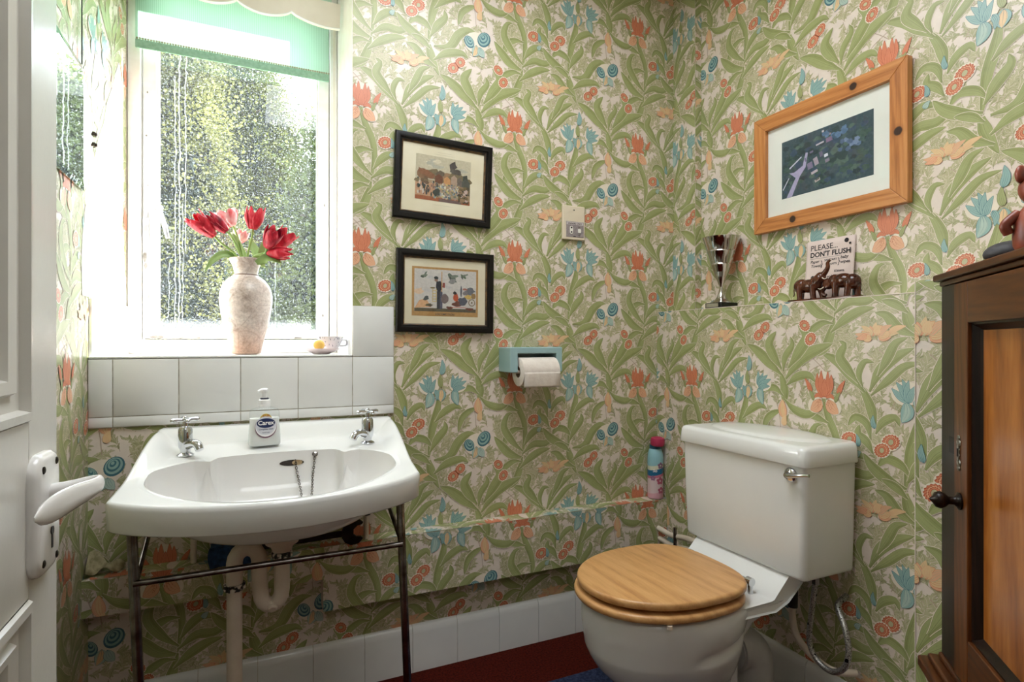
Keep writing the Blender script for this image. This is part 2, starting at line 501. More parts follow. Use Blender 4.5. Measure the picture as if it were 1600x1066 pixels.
def paper_patch(store, O, U, Vv, u0, u1, v0, v1, pu, pv):
    """print on the rectangle u0..u1 x v0..v1 of the plane O + u U + v V; (pu, pv) is where one orange flower sits"""
    O = np.array(O, float); U = np.array(U, float); Vv = np.array(Vv, float); N = np.cross(U, Vv)
    umin, umax, vmin, vmax = QP[:, :, 0].min(), QP[:, :, 0].max(), QP[:, :, 1].min(), QP[:, :, 1].max()
    for i in range(math.floor((u0 - pu - umax) / TW), math.ceil((u1 - pu - umin) / TW) + 1):
        for j in range(math.floor((v0 - pv - vmax) / TV), math.ceil((v1 - pv - vmin) / TV) + 1):
            P = QP + np.array([pu + i * TW, pv + j * TV])
            lo = P.min(axis=1); hi = P.max(axis=1)
            ins = (lo[:, 0] >= u0) & (hi[:, 0] <= u1) & (lo[:, 1] >= v0) & (hi[:, 1] <= v1)
            outm = (hi[:, 0] <= u0) | (lo[:, 0] >= u1) | (hi[:, 1] <= v0) | (lo[:, 1] >= v1)
            if ins.any():
                q = P[ins]
                w = O + q[..., 0:1] * U + q[..., 1:2] * Vv + (QH[ins][:, None, None]) * N
                store['q'].append(w.reshape(-1, 3)); store['qc'].append(QC[ins])
            for k in np.nonzero(~ins & ~outm)[0]:
                c = clip_poly([tuple(p) for p in P[k]], u0, u1, v0, v1)
                if c:
                    store['p'].append([tuple(O + a * U + b * Vv + QH[k] * N) for a, b in c]); store['pc'].append(int(QC[k]))

def papered(name, slabs, patches, extra_mats=(), label=None):
    """a wall or boxing: plain slabs (paper ground, or another material index) plus the print on its faces"""
    mb = MB()
    for s in slabs:
        if len(s) == 2: mb.box(s[0], s[1], 0)
        else: mb.box(s[0], s[1], s[2])
    return papered_mb(name, mb, patches, extra_mats)

def papered_mb(name, mb, patches, extra_mats=()):
    st = {'q': [], 'qc': [], 'p': [], 'pc': []}
    for p in patches: paper_patch(st, *p)
    vs = [np.array(mb.v, float).reshape(-1, 3)]; loops = []; starts = []; tots = []; mi = []
    for f, m in zip(mb.f, mb.mi):
        starts.append(len(loops)); tots.append(len(f)); loops += list(f); mi.append(m)
    base = len(mb.v)
    loops = [np.array(loops, int)]; starts = [np.array(starts, int)]; tots = [np.array(tots, int)]; mi = [np.array(mi, int)]
    nl = len(loops[0])
    if st['q']:
        q = np.concatenate(st['q']); n = len(q) // 4
        vs.append(q); loops.append(np.arange(len(q)) + base); starts.append(nl + np.arange(n) * 4); tots.append(np.full(n, 4)); mi.append(np.concatenate(st['qc']))
        base += len(q); nl += len(q)
    if st['p']:
        pv, ps, pt = [], [], []
        for c in st['p']:
            ps.append(nl + len(pv)); pt.append(len(c)); pv += c
        vs.append(np.array(pv)); loops.append(np.arange(len(pv)) + base); starts.append(np.array(ps)); tots.append(np.array(pt)); mi.append(np.array(st['pc']))
    vs = np.concatenate(vs); loops = np.concatenate(loops); starts = np.concatenate(starts); tots = np.concatenate(tots); mi = np.concatenate(mi)
    me = bpy.data.meshes.new(name)
    me.vertices.add(len(vs)); me.vertices.foreach_set('co', vs.astype(np.float32).ravel())
    me.loops.add(len(loops)); me.loops.foreach_set('vertex_index', loops.astype(np.int32))
    me.polygons.add(len(starts)); me.polygons.foreach_set('loop_start', starts.astype(np.int32)); me.polygons.foreach_set('loop_total', tots.astype(np.int32))
    for m in PAPER: me.materials.append(m)
    for m in extra_mats: me.materials.append(m)
    me.polygons.foreach_set('material_index', mi.astype(np.int32))
    me.update(calc_edges=True)
    me.shade_flat()
    o = bpy.data.objects.new(name, me); COL.objects.link(o)
    ROOTM[o.name] = Matrix.Identity(4)
    o['kind'] = 'structure'
    return o
# ------------------------------------------------------------------ materials
WHITE = plain('white_gloss_paint', (238, 237, 233), (230, 229, 224), 8, 0.3)
WINWHITE = plain('old_white_window_paint', (243, 241, 237), (235, 230, 224), 24, 0.4, bump=0.12)
TILEW = plain('white_glazed_tile', (232, 231, 228), (224, 224, 222), 5, 0.12)
GROUT = plain('old_grout', (204, 197, 184), (170, 160, 142), 40, 0.8)
CERAMIC = plain('white_vitreous_china', (236, 236, 234), (231, 231, 229), 4, 0.08, spec=0.6)
CHROME = plain('chrome', (215, 217, 220), (200, 202, 206), 12, 0.08, 1.0)
DULLCHROME = plain('worn_chrome', (150, 146, 142), (96, 84, 76), 30, 0.22, 1.0)
PIPEWHITE = plain('white_plastic_pipe', (226, 212, 196), (214, 198, 180), 14, 0.4)
GREYPIPE = plain('grey_white_plastic', (196, 194, 190), (184, 182, 178), 14, 0.45)
BLACK = plain('black_rubber', (22, 22, 24), (14, 14, 16), 20, 0.5)
DARKMETAL = plain('dark_iron', (52, 46, 40), (30, 26, 24), 30, 0.45, 0.7)
WALLPAINT = plain('pale_wall_paint', (222, 216, 204), (216, 210, 197), 5, 0.7)
CREAM = plain('cream_paint', (233, 224, 208), (226, 216, 199), 10, 0.5)
CARPET = plain('dark_red_carpet', (84, 24, 12), (50, 12, 7), 160, 0.95, spec=0.1, bump=0.6, bscale=420)
MATBLUE = plain('navy_pile', (58, 66, 92), (36, 42, 64), 120, 0.95, spec=0.1, bump=0.8, bscale=300)
PAPERW = plain('cream_mount_board', (228, 216, 190), (216, 202, 172), 8, 0.8)
MOUNTW = plain('off_white_mount_board', (236, 234, 226), (230, 228, 219), 6, 0.8)

def two_sided_fresnel(t):
    fr = t.n('ShaderNodeFresnel'); g = t.n('ShaderNodeNewGeometry')
    t.l(t.math('SUBTRACT', 1.45, t.math('MULTIPLY', g.outputs['Backfacing'], 1.45 - 1 / 1.45)), fr.inputs['IOR'])
    return fr.outputs[0]
def glass_mat(name, tint=(254, 255, 255), gloss=0.06, rough=0.02):
    t = NT(name)
    tr = t.n('ShaderNodeBsdfTransparent'); tr.inputs['Color'].default_value = lin(tint)
    gl = t.n('ShaderNodeBsdfGlossy'); gl.inputs['Roughness'].default_value = rough
    mx = t.n('ShaderNodeMixShader')
    t.l(t.math('MULTIPLY', two_sided_fresnel(t), 0.6), mx.inputs[0]); t.l(tr.outputs[0], mx.inputs[1]); t.l(gl.outputs[0], mx.inputs[2])
    return t.done(mx.outputs[0])
PICGLASS = glass_mat('picture_glass')

def dirty_glass():
    """old window pane: rain specks, dust haze and dried drips of a pale dust that lights up in the sun"""
    t = NT('dirty_window_glass')
    tr = t.n('ShaderNodeBsdfTransparent'); tr.inputs['Color'].default_value = (0.95, 0.97, 0.97, 1)
    gl = t.n('ShaderNodeBsdfGlossy'); gl.inputs['Roughness'].default_value = 0.02
    m1 = t.n('ShaderNodeMixShader')
    t.l(t.math('MULTIPLY', two_sided_fresnel(t), 0.6), m1.inputs[0]); t.l(tr.outputs[0], m1.inputs[1]); t.l(gl.outputs[0], m1.inputs[2])
    tl = t.n('ShaderNodeBsdfTranslucent'); tl.inputs['Color'].default_value = lin((236, 240, 246))
    v = t.coord((1, 0, 1))
    specks = t.noise(v, 300, 2, 0.6)
    mr = t.n('ShaderNodeMapRange'); mr.inputs['From Min'].default_value = 0.585; mr.inputs['From Max'].default_value = 0.66
    t.l(specks, mr.inputs['Value'])
    haze = t.noise(v, 5, 3, 0.6)
    tc = t.n('ShaderNodeTexCoord'); sx = t.n('ShaderNodeSeparateXYZ'); t.l(tc.outputs['Object'], sx.inputs[0])
    wob = t.noise(t.coord((3, 0, 9)), 1.4, 4, 0.7)
    drip = None
    for (dx, z0, z1, wd) in ((-.244, .10, .92, .0016), (-.232, .08, 1.02, .0022), (-.214, .34, 1.0, .0017), (-.222, .09, .50, .0013), (-.262, .12, .30, .0012), (.062, .10, .34, .0010)):
        d = t.math('ABSOLUTE', t.math('SUBTRACT', t.math('ADD', sx.outputs['X'], t.math('MULTIPLY', wob, .022)), dx + .05 + .011))
        m_ = t.n('ShaderNodeMapRange'); m_.inputs['From Min'].default_value = wd * 1.0; m_.inputs['From Max'].default_value = wd * .3; t.l(d, m_.inputs['Value'])
        k_ = t.math('MULTIPLY', m_.outputs[0], t.math('MULTIPLY', t.math('GREATER_THAN', sx.outputs['Z'], z0 ), t.math('LESS_THAN', sx.outputs['Z'], z1)))
        drip = k_ if drip is None else t.math('MAXIMUM', drip, k_)
    scum = t.n('ShaderNodeMapRange'); scum.inputs['From Min'].default_value = .094; scum.inputs['From Max'].default_value = .076; t.l(t.math('ADD', sx.outputs['Z'], t.math('MULTIPLY', specks, -.05)), scum.inputs['Value'])
    big = t.noise(v, 160, 1, 0.4)
    mb_ = t.n('ShaderNodeMapRange'); mb_.inputs['From Min'].default_value = 0.645; mb_.inputs['From Max'].default_value = 0.72
    t.l(big, mb_.inputs['Value'])
    f = t.math('ADD', t.math('MULTIPLY', mr.outputs[0], 0.085), t.math('MULTIPLY', haze, 0.012))
    f = t.math('ADD', f, t.math('MULTIPLY', drip, t.math('MULTIPLY', specks, 0.15)))
    f = t.math('ADD', f, t.math('MULTIPLY', mb_.outputs[0], 0.10))
    f = t.math('ADD', f, t.math('MULTIPLY', scum.outputs[0], t.math('MULTIPLY', specks, 0.08)))
    f = t.math('MINIMUM', f, 0.85)
    m2 = t.n('ShaderNodeMixShader')
    t.l(f, m2.inputs[0]); t.l(m1.outputs[0], m2.inputs[1]); t.l(tl.outputs[0], m2.inputs[2])
    return t.done(m2.outputs[0])
WINGLASS = dirty_glass()

# ------------------------------------------------------------------ the room
papered('wall_back',
    [((0.271, D, 0), (1.75, 2.19, CEIL)), ((-0.55, D, 0), (0.271, 2.19, 1.006)), ((-0.55, 2.125, 2.30), (0.271, 2.19, CEIL)),
     ((0.2695, D + .0015, SILL), (0.271, 2.14, CEIL), 15)],
    [((0, D, 0), (1, 0, 0), (0, 0, 1), 0.271, X2, 0.13, CEIL, .8187, 1.7902),
     ((0, D, 0), (1, 0, 0), (0, 0, 1), XL, 0.271, 0.13, 0.84, .8187, 1.7902),
     ((0, 2.125, 0), (1, 0, 0), (0, 0, 1), XL, 0.269, 2.30, CEIL, .8187, 1.7902)], [WINWHITE])
mb = MB().box((-0.55, FRONT - .1, 0), (XL, 2.19, CEIL))
mb.prism([(XL, D), (-0.372, YF), (XL, YF)], 0.0, CEIL)
sl = V3((0.025, YF - D, 0)).normalized()
papered_mb('wall_left', mb,
    [((XL, 0, 0), (0, 1, 0), (0, 0, 1), 0.80, D, 0.02, CEIL, 1.60, 1.86),
     ((XL, D, 0), tuple(sl), (0, 0, 1), 0, .34, 1.166, CEIL, 1.60 - D, 1.86)])
papered('wall_right', [((X2, FRONT - .1, 0), (1.70, 2.30, CEIL))],
    [((X2, 0, 0), (0, -1, 0), (0, 0, 1), -1.66, -FRONT, LEDGE, CEIL, -1.4838, 1.7964)])
papered('trim_1', [((X1, .60, 0), (X2, D - .0015, LEDGE))],
    [((X1, 0, 0), (0, -1, 0), (0, 0, 1), -D, -.654, 0.12, LEDGE, -1.5882, .9043)])
papered('trim_2', [((1.13, FRONT, 0), (X2, .654, 1.165))],
    [((1.13, 0, 0), (0, -1, 0), (0, 0, 1), -.654, -FRONT, 0.02, 1.165, -.778, .90)])
papered('trim_3', [((1.515, 1.66, LEDGE), (X2, D - .0015, CEIL))],
    [((1.515, 0, 0), (0, -1, 0), (0, 0, 1), -D, -1.66, LEDGE, CEIL, -1.47, 1.7964),
     ((0, 1.66, 0), (1, 0, 0), (0, 0, 1), 1.515, X2, LEDGE, CEIL, .8187, 1.7902)])
m = MB().tube([(X1 - .0005, D - .002, LEDGE - .0006), (X1 - .0005, .655, LEDGE - .0006)], .0013, 8)
tag(m.build('paper_edge', [PAPER[0]]), kind='structure')
m = MB().tube([(1.1298, .6535, .02), (1.1298, .6535, 1.165)], .0013, 8)
tag(m.build('paper_edge', [PAPER[0]]), kind='structure')
BY = 1.724
papered('trim_4', [((.178, BY, .268), (X1 - .002, D - .002, .455)), ((XL + .001, BY, .362), (.178, D - .002, .455))],
    [((0, BY, 0), (1, 0, 0), (0, 0, 1), .178, X1, .268, .455, .8187, .8882),
     ((0, BY, 0), (1, 0, 0), (0, 0, 1), XL, .178, .362, .455, .8187, .8882),
     ((0, 0, .455), (1, 0, 0), (0, 1, 0), XL, X1, BY, D - .003, .72, 1.70)])

# tiled splashback with its narrow cut course, the column beside the window and the tile in the reveal
mb = MB(); mb.box((XL + .001, D - .005, .828), (.397, D - .001, 1.008), 1); mb.box((.271, D - .005, 1.0), (.397, D - .001, 1.166), 1)
def tile(x0, x1, z0, z1, g=.0012, b=.002):
    a = [(x0 + g, D - .004, z0 + g), (x1 - g, D - .004, z0 + g), (x1 - g, D - .004, z1 - g), (x0 + g, D - .004, z1 - g)]
    c = [(p[0], D - .0072, p[2]) for p in a]
    d = [(x0 + g + b, D - .0085, z0 + g + b), (x1 - g - b, D - .0085, z0 + g + b), (x1 - g - b, D - .0085, z1 - g - b), (x0 + g + b, D - .0085, z1 - g - b)]
    mb.loft([a, c, d], 0)
XS = [XL + .002, -.342, -.192, -.040, .113, .269, .396]
for x0, x1 in zip(XS, XS[1:]):
    tile(x0, x1, .857, 1.009); tile(x0, x1, .829, .857)
tile(.270, .396, 1.009, 1.166)
mb.prism([(XL + .001, D + .004), (XL + .008, D + .004), (-.3665, 2.126), (-.3725, 2.126)], SILL, 1.166, 0)
tag(mb.build('trim_5', [TILEW, GROUT], smooth=50), kind='structure')
# window board
mb = MB().box((XL + .001, D - .006, 1.0095), (.269, YF, SILL))
tag(mb.build('trim_6', [TILEW], smooth=40, bevel=.003), kind='structure')

# skirting of old painted tiles with a rounded top
def skirt(name, P, q, length, joints):
    m = MB(); prof = [(0, 0), (0.016, 0), (0.016, .122), (.013, .138), (.006, .147), (0, .148)]
    s = 0.0
    for e in joints + [length]:
        for (a, b) in ((s, e - .0015),):
            m.loft([[P(a, d, z) for d, z in prof], [P(b, d, z) for d, z in prof]], 0)
        s = e
    m.loft([[P(0, d * .8, z * .985) for d, z in prof], [P(length, d * .8, z * .985) for d, z in prof]], 1)
    tag(m.build(name, [TILEW, GROUT], smooth=50), kind='structure')
skirt('baseboard_back', lambda a, d, z: (XL + .002 + a, D - .0015 - d, z), 1, X1 - XL - .004, [.15 * k + .1 for k in range(12) if .15 * k + .1 < 1.8])
skirt('baseboard_right', lambda a, d, z: (X1 - .001 - d, D - .02 - a, z), 1, 1.10, [.15 * k + .05 for k in range(7)])

tag(MB().box((-0.55, FRONT - .05, -.05), (1.75, 2.19, 0)).build('floor', [CARPET], smooth=0), kind='structure')
tag(MB().box((-0.55, -1.5, -.05), (1.75, FRONT - .05, 0)).build('floor_hall', [plain('beige_carpet', (150, 140, 126), (132, 122, 108), 120, .95)], smooth=0), kind='structure')
tag(MB().box((-0.55, -1.5, CEIL), (1.75, 2.19, CEIL + .08)).build('ceiling', [plain('ceiling_white', (240, 238, 232), None, 6, 0.8)], smooth=0), kind='structure')
mb = MB()
mb.box((-.55, FRONT - .1, 0), (-.25, FRONT, CEIL)); mb.box((.56, FRONT - .1, 0), (1.75, FRONT, CEIL)); mb.box((-.25, FRONT - .1, 2.0), (.56, FRONT, CEIL))
tag(mb.build('wall_front', [WALLPAINT], smooth=0), kind='structure')
mb = MB()
mb.box((-.65, -1.6, 0), (1.85, -1.5, CEIL)); mb.box((-.65, -1.5, 0), (-.55, FRONT - .1, CEIL)); mb.box((1.75, -1.5, 0), (1.85, FRONT - .1, CEIL))
tag(mb.build('wall_hall', [WALLPAINT], smooth=0), kind='structure')

# white patch with an irregular edge, laid over the paper of the reveal
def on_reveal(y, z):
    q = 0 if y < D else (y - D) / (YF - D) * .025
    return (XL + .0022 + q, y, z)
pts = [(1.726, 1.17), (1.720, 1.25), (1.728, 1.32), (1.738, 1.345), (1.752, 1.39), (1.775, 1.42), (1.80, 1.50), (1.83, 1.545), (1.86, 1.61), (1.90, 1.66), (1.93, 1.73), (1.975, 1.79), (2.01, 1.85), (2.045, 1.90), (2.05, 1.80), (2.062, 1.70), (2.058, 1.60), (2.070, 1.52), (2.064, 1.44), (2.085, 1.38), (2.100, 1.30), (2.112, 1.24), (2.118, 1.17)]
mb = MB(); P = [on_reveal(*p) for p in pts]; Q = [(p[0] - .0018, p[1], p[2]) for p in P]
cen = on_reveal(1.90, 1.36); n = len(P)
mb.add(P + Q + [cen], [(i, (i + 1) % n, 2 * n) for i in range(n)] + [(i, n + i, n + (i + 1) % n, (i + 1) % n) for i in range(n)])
tag(mb.build('trim_7', [plain('white_patch', (240, 238, 234), (232, 229, 224), 30, .8, bump=.2)], smooth=0), kind='structure')

# lifted, torn wallpaper where the boxing meets the left corner
mb = MB()
mb.grid(lambda u, v: V3((XL + .006 + .075 * u, BY + .052 - .045 * v * (1 - .4 * u) + .01 * math.sin(7 * u), .458 + .012 + .040 * (1 - v) * (1 - u) + .010 * math.sin(9 * u + 3 * v))), 10, 6)
w = mb.build('curled_paper', [plain('old_backing_paper', (176, 162, 128), (128, 120, 84), 60, .9)], smooth=60, solid=.0008)
tag(w, kind='structure')

# ------------------------------------------------------------------ window
win = thing('window_1', None, None, (-.05, YF, SILL)); tag(win, kind='structure')
mb = MB()
for a, b in (((-.371, 2.128, SILL), (-.335, 2.20, 2.30)), ((.244, 2.128, SILL), (.2685, 2.20, 2.30)), ((-.335, 2.128, SILL), (.244, 2.20, 1.062)), ((-.335, 2.128, 2.248), (.244, 2.20, 2.30))):
    mb.box(a, b)
fr = mb.build('window_frame', [WINWHITE], win, bevel=.003)
mb = MB()
for a, b in (((-.332, 2.143, 1.065), (-.294, 2.182, 2.245)), ((.205, 2.143, 1.065), (.241, 2.182, 2.245)), ((-.294, 2.143, 1.065), (.205, 2.182, 1.092)), ((-.294, 2.143, 2.207), (.205, 2.182, 2.245))):
    mb.box(a, b)
# putty fillet
for a, b in (((-.294, 2.152, 1.092), (-.286, 2.160, 2.207)), ((.198, 2.152, 1.092), (.205, 2.160, 2.207)), ((-.286, 2.152, 1.092), (.198, 2.160, 1.099))):
    mb.box(a, b)
sash = mb.build('window_sash', [WINWHITE], win, bevel=.003)
# flaked paint
mb = MB(); rr = random.Random(3)
for (x, z, w_, h_) in ((-.292, 1.071, .022, .006), (-.225, 1.069, .008, .004), (-.175, 1.069, .007, .003), (.135, 1.069, .014, .004), (-.326, 1.33, .006, .02), (-.324, 1.30, .005, .012), (-.318, 1.56, .002, .003), (-.322, 1.72, .003, .004), (-.319, 1.86, .002, .004), (-.316, 1.2, .003, .006), (.22, 1.15, .003, .005), (.226, 1.55, .002, .006)):
    n = 10; P = [(x + w_ * math.cos(2 * PI * k / n) * rr.uniform(.75, 1.1), 2.1424, z + h_ * math.sin(2 * PI * k / n) * rr.uniform(.7, 1.1)) for k in range(n)]
    mb.add(P, [tuple(range(n))])
mb.build('flaked_paint', [plain('bare_grey_wood', (150, 146, 142), (120, 112, 104), 60, .8)], sash, smooth=0)
MB().box((-.294, 2.1635, 1.092), (.205, 2.1655, 2.207)).build('glass_pane', [WINGLASS], win, smooth=0)
# casement fastener
mb = MB(); mb.box((-.331, 2.135, 1.385), (-.314, 2.1425, 1.455)); mb.box((-.327, 2.126, 1.455), (-.318, 2.1425, 1.475))
mb.box((-.322, 2.122, 1.478), (-.282, 2.130, 1.490))
mb.ball((-.284, 2.126, 1.486), (.011, .008, .011), 14, 8)
mb.tube([(-.284, 2.122, 1.485), (-.274, 2.116, 1.45), (-.266, 2.112, 1.42), (-.259, 2.110, 1.388)], [.006, .007, .008, .006], 10, smooth=4)
mb.build('casement_fastener', [plain('painted_pewter', (206, 206, 208), (150, 150, 154), 30, .3, .4)], win, smooth=45)

# ------------------------------------------------------------------ roller blind and pelmet
def blind_mat():
    t = NT('mint_blind_fabric')
    v = t.coord()
    wv = t.n('ShaderNodeTexWave', wave_type='BANDS', bands_direction='X'); wv.inputs['Scale'].default_value = 55; wv.inputs['Distortion'].default_value = 0.3
    t.l(v, wv.inputs['Vector'])
    col = t.ramp(wv.outputs['Fac'], [(0.1, (194, 218, 204)), (0.9, (213, 233, 222))])
    df = t.n('ShaderNodeBsdfDiffuse'); tl = t.n('ShaderNodeBsdfTranslucent')
    t.l(col, df.inputs[0]); t.l(col, tl.inputs[0])
    mx = t.n('ShaderNodeMixShader'); mx.inputs[0].default_value = 0.6
    t.l(df.outputs[0], mx.inputs[1]); t.l(tl.outputs[0], mx.inputs[2])
    return t.done(mx.outputs[0])
BL = thing('roller_blind', 'pleated mint green roller blind pulled a little way down the window', 'blind', (-.05, 2.112, 1.985))
mb = MB(); mb.box((-.347, 2.1115, 2.012), (.238, 2.1125, 2.262))
mb.build('blind_fabric', [blind_mat()], BL, smooth=0)
mb = MB(); mb.box((-.347, 2.109, 1.985), (.238, 2.115, 2.012)); mb.build('hem', [plain('mint_hem', (150, 186, 164), (132, 170, 146), 90, .8)], BL, bevel=.0015)
mb = MB(); mb.tube([(-.365, 2.112, 2.275), (.245, 2.112, 2.275)], .016, 16); mb.build('roller', [plain('roller_tube', (190, 215, 200), None, 8, .6)], BL)
mb = MB()
for k in range(78):
    x = -.345 + .0075 * k
    mb.ball((x + .0035, 2.108, 2.014), (.0036, .002, .0032), 8, 5)
mb.build('lace_edging', [plain('old_lace', (176, 172, 150), (150, 144, 120), 90, .9)], BL)
mb = MB(); mb.tube([(.254, 2.115, 2.27), (.254, 2.11, 1.8), (.253, 2.108, 1.3), (.256, 2.108, 1.19), (.259, 2.108, 1.3), (.258, 2.112, 1.8), (.258, 2.115, 2.27)], .0012, 6)
mb.build('pull_cord', [CREAM], BL)
pl = [(-.388, 2.204), (.262, 2.204)]
x = .262; low = []
edges = [.330, .106, -.056, -.218, -.388]
for a, b in zip(edges, edges[1:]):
    for k in range(16):
        s = k / 16; x = lerp(a, b, s)
        if x <= .262: low.append((x, 2.143 - .026 * math.sin(PI * s) ** .7))
low.append((-.388, 2.143))
poly = pl + low
mb = MB()
n = len(poly)
mb.add([(p[0], 1.992, p[1]) for p in poly] + [(p[0], 2.004, p[1]) for p in poly], [tuple(range(n)), tuple(range(n, 2 * n))[::-1]] + [(i, n + i, n + (i + 1) % n, (i + 1) % n) for i in range(n)])
pel = mb.build('pelmet', [CREAM], origin=(-.06, 1.998, 2.12), smooth=30)
tag(pel, 'cream scalloped pelmet board across the top of the window recess', 'pelmet')
mb = MB(); mb.tube([(p[0], 1.9905, p[1]) for p in low], .0022, 6)
mb.build('edging', [WHITE], pel)

# ------------------------------------------------------------------ outside
def leaf_mat(name, a, b):
    t = NT(name)
    v = t.coord(); f = t.noise(v, 1.6, 3)
    g = t.n('ShaderNodeNewGeometry')
    col = t.mix(t.math('MULTIPLY', g.outputs['Random Per Island'], 0.6), t.ramp(f, [(0.35, a), (0.65, b)]), lin(b))
    df = t.n('ShaderNodeBsdfDiffuse'); tl = t.n('ShaderNodeBsdfTranslucent')
    t.l(col, df.inputs[0]); t.l(col, tl.inputs[0])
    mx = t.n('ShaderNodeMixShader'); mx.inputs[0].default_value = 0.4
    t.l(df.outputs[0], mx.inputs[1]); t.l(tl.outputs[0], mx.inputs[2])
    return t.done(mx.outputs[0])
BARK = plain('tree_bark', (92, 74, 60), (60, 48, 40), 14, .9, bump=.6)
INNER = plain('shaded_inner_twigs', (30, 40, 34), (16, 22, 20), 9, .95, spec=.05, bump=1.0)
def tree(name, label, loc, height, radius, n_clump, per, mat, seed, lean=0.0):
    r = random.Random(seed)
    t = thing(name, label, 'tree', loc, (0, 0, 0), 'conifers beyond the window')
    mb = MB(); x, y, z = loc
    mb.tube([(x, y, 0), (x + .1, y, height * .4), (x + lean, y, height * .9)], [.16, .12, .03], 10, smooth=4)
    for k in range(14):
        a = r.uniform(0, 2 * PI); h = height * r.uniform(.12, .85); q = radius * (1 - .6 * h / height)
        mb.tube([(x + lean * h / height, y, h), (x + q * .5 * math.cos(a), y + q * .5 * math.sin(a), h + .15), (x + q * math.cos(a), y + q * math.sin(a), h + .1)], [.05, .03, .01], 6, smooth=3)
    mb.build('trunk', [BARK], t)
    mb = MB(); vs = []; fs = []
    for k in range(n_clump):
        u = r.random(); h = height * (.06 + .94 * u ** .9)
        q = radius * (1.0 - .75 * (h / height) ** 2) * math.sqrt(r.uniform(.35, 1)); a = r.uniform(0, 2 * PI)
        c = V3((x + lean * h / height + q * math.cos(a), y + q * math.sin(a), h)); cr = r.uniform(.14, .30)
        out = V3((math.cos(a), math.sin(a), .35)).normalized()
        for j in range(per):
            p = c + V3((r.gauss(0, 1), r.gauss(0, 1), r.gauss(0, .7))) * cr * .6
            d = (out + V3((r.gauss(0, .6), r.gauss(0, .6), r.gauss(0, .6)))).normalized()
            s = d.cross(V3((r.gauss(0, 1), r.gauss(0, 1), r.gauss(0, 1)))).normalized()
            L = r.uniform(.022, .055); w = L * .40; o = len(vs)
            vs += [p, p + d * L * .5 + s * w, p + d * L, p + d * L * .5 - s * w]; fs.append((o, o + 1, o + 2, o + 3))
    mb.add(vs, fs)
    mb.build('crown', [mat], t, smooth=0)
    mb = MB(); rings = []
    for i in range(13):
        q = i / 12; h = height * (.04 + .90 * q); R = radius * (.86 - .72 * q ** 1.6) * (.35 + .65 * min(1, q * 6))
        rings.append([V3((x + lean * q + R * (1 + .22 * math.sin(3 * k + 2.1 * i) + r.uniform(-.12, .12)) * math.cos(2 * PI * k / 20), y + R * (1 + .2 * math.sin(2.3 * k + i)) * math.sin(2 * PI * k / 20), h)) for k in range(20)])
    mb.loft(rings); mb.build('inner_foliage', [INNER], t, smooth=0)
    return t
LF1 = leaf_mat('yew_green', (20, 28, 30), (92, 96, 52)); LF2 = leaf_mat('yellow_green_conifer', (24, 33, 32), (114, 114, 70)); LF3 = leaf_mat('blue_green_conifer', (22, 32, 40), (100, 108, 68))
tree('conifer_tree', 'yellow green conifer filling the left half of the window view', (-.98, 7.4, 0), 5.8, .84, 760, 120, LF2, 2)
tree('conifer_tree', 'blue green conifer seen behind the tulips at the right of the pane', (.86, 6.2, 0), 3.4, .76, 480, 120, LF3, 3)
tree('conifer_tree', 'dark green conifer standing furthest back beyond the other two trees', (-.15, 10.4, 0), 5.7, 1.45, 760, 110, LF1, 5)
tag(MB().box((-14, 2.35, -.3), (12, 16, -.02)).build('ground_outside', [plain('rough_grass', (112, 122, 70), (84, 94, 52), 3, .95)], smooth=0), kind='structure')

# ------------------------------------------------------------------ door
door = thing('door_1', None, None, (-.226, .045, .008)); tag(door, kind='structure')
DX0, DX1, DY0, DY1 = -.245, -.206, .05, .797
DOORW = plain('white_gloss_door_paint', (222, 219, 212), (214, 211, 203), 6, .22, bump=.06, bscale=120)
def door_hole(y0, y1, z0, z1): return (y0, y1, z0, z1)
holes = [(.15, .71, .972, 1.86), (.15, .71, .16, .795)]
mb = MB()
for a, b in (((DY0, .008), (.15, 1.98)), ((.71, .008), (DY1, 1.98)), ((.15, .008), (.71, .16)), ((.15, .795), (.71, .972)), ((.15, 1.86), (.71, 1.98))):
    mb.box((DX0, a[0], a[1]), (DX1, b[0], b[1]))
mb.build('door_leaf', [DOORW], door, bevel=.0015, bseg=1)
for (y0, y1, z0, z1) in holes:
    mb = MB()
    prof = [(0, 0.0), (.002, .004), (.010, .005), (.013, -.004), (.028, -.006), (.031, .000), (.042, -.003), (.046, -.013), (.064, -.015)]
    rings = [[(DX1 + d, y0 + i, z0 + i), (DX1 + d, y1 - i, z0 + i), (DX1 + d, y1 - i, z1 - i), (DX1 + d, y0 + i, z1 - i)] for i, d in prof]
    mb.loft(rings, 0, False, False)
    mo = mb.build('panel_moulding', [DOORW], door, smooth=25)
    MB().box((DX0 + .008, y0 + .001, z0 + .001), (DX1 - .0145, y1 - .001, z1 - .001)).build('door_panel', [DOORW], door, smooth=0)
h = thing('door_handle', None, None, (0, 0, 0)); h.parent = door; ROOTM[h.name] = ROOTM[door.name].copy()
HW = plain('white_enamelled_metal', (236, 233, 230), (228, 225, 222), 10, .18)
mb = MB(); rings = []
for d, i in ((0, 0), (.005, 0), (.0085, .003), (.010, .008)):
    rings.append([(DX1 + d, y, z) for y, z in rrect(.702 + i, .774 - i, .811 + i, .936 - i, .022 - i * .6, 6)])
mb.loft(rings); plate = mb.build('handle_plate', [HW], door, smooth=50)
bpy.data.objects.remove(h)
mb = MB()
for y, z in ((.717, .921), (.757, .924), (.717, .826), (.757, .823)): mb.ball((DX1 + .0098, y, z), (.002, .0042, .0042), 10, 6)
mb.build('screw', [DARKMETAL], plate)
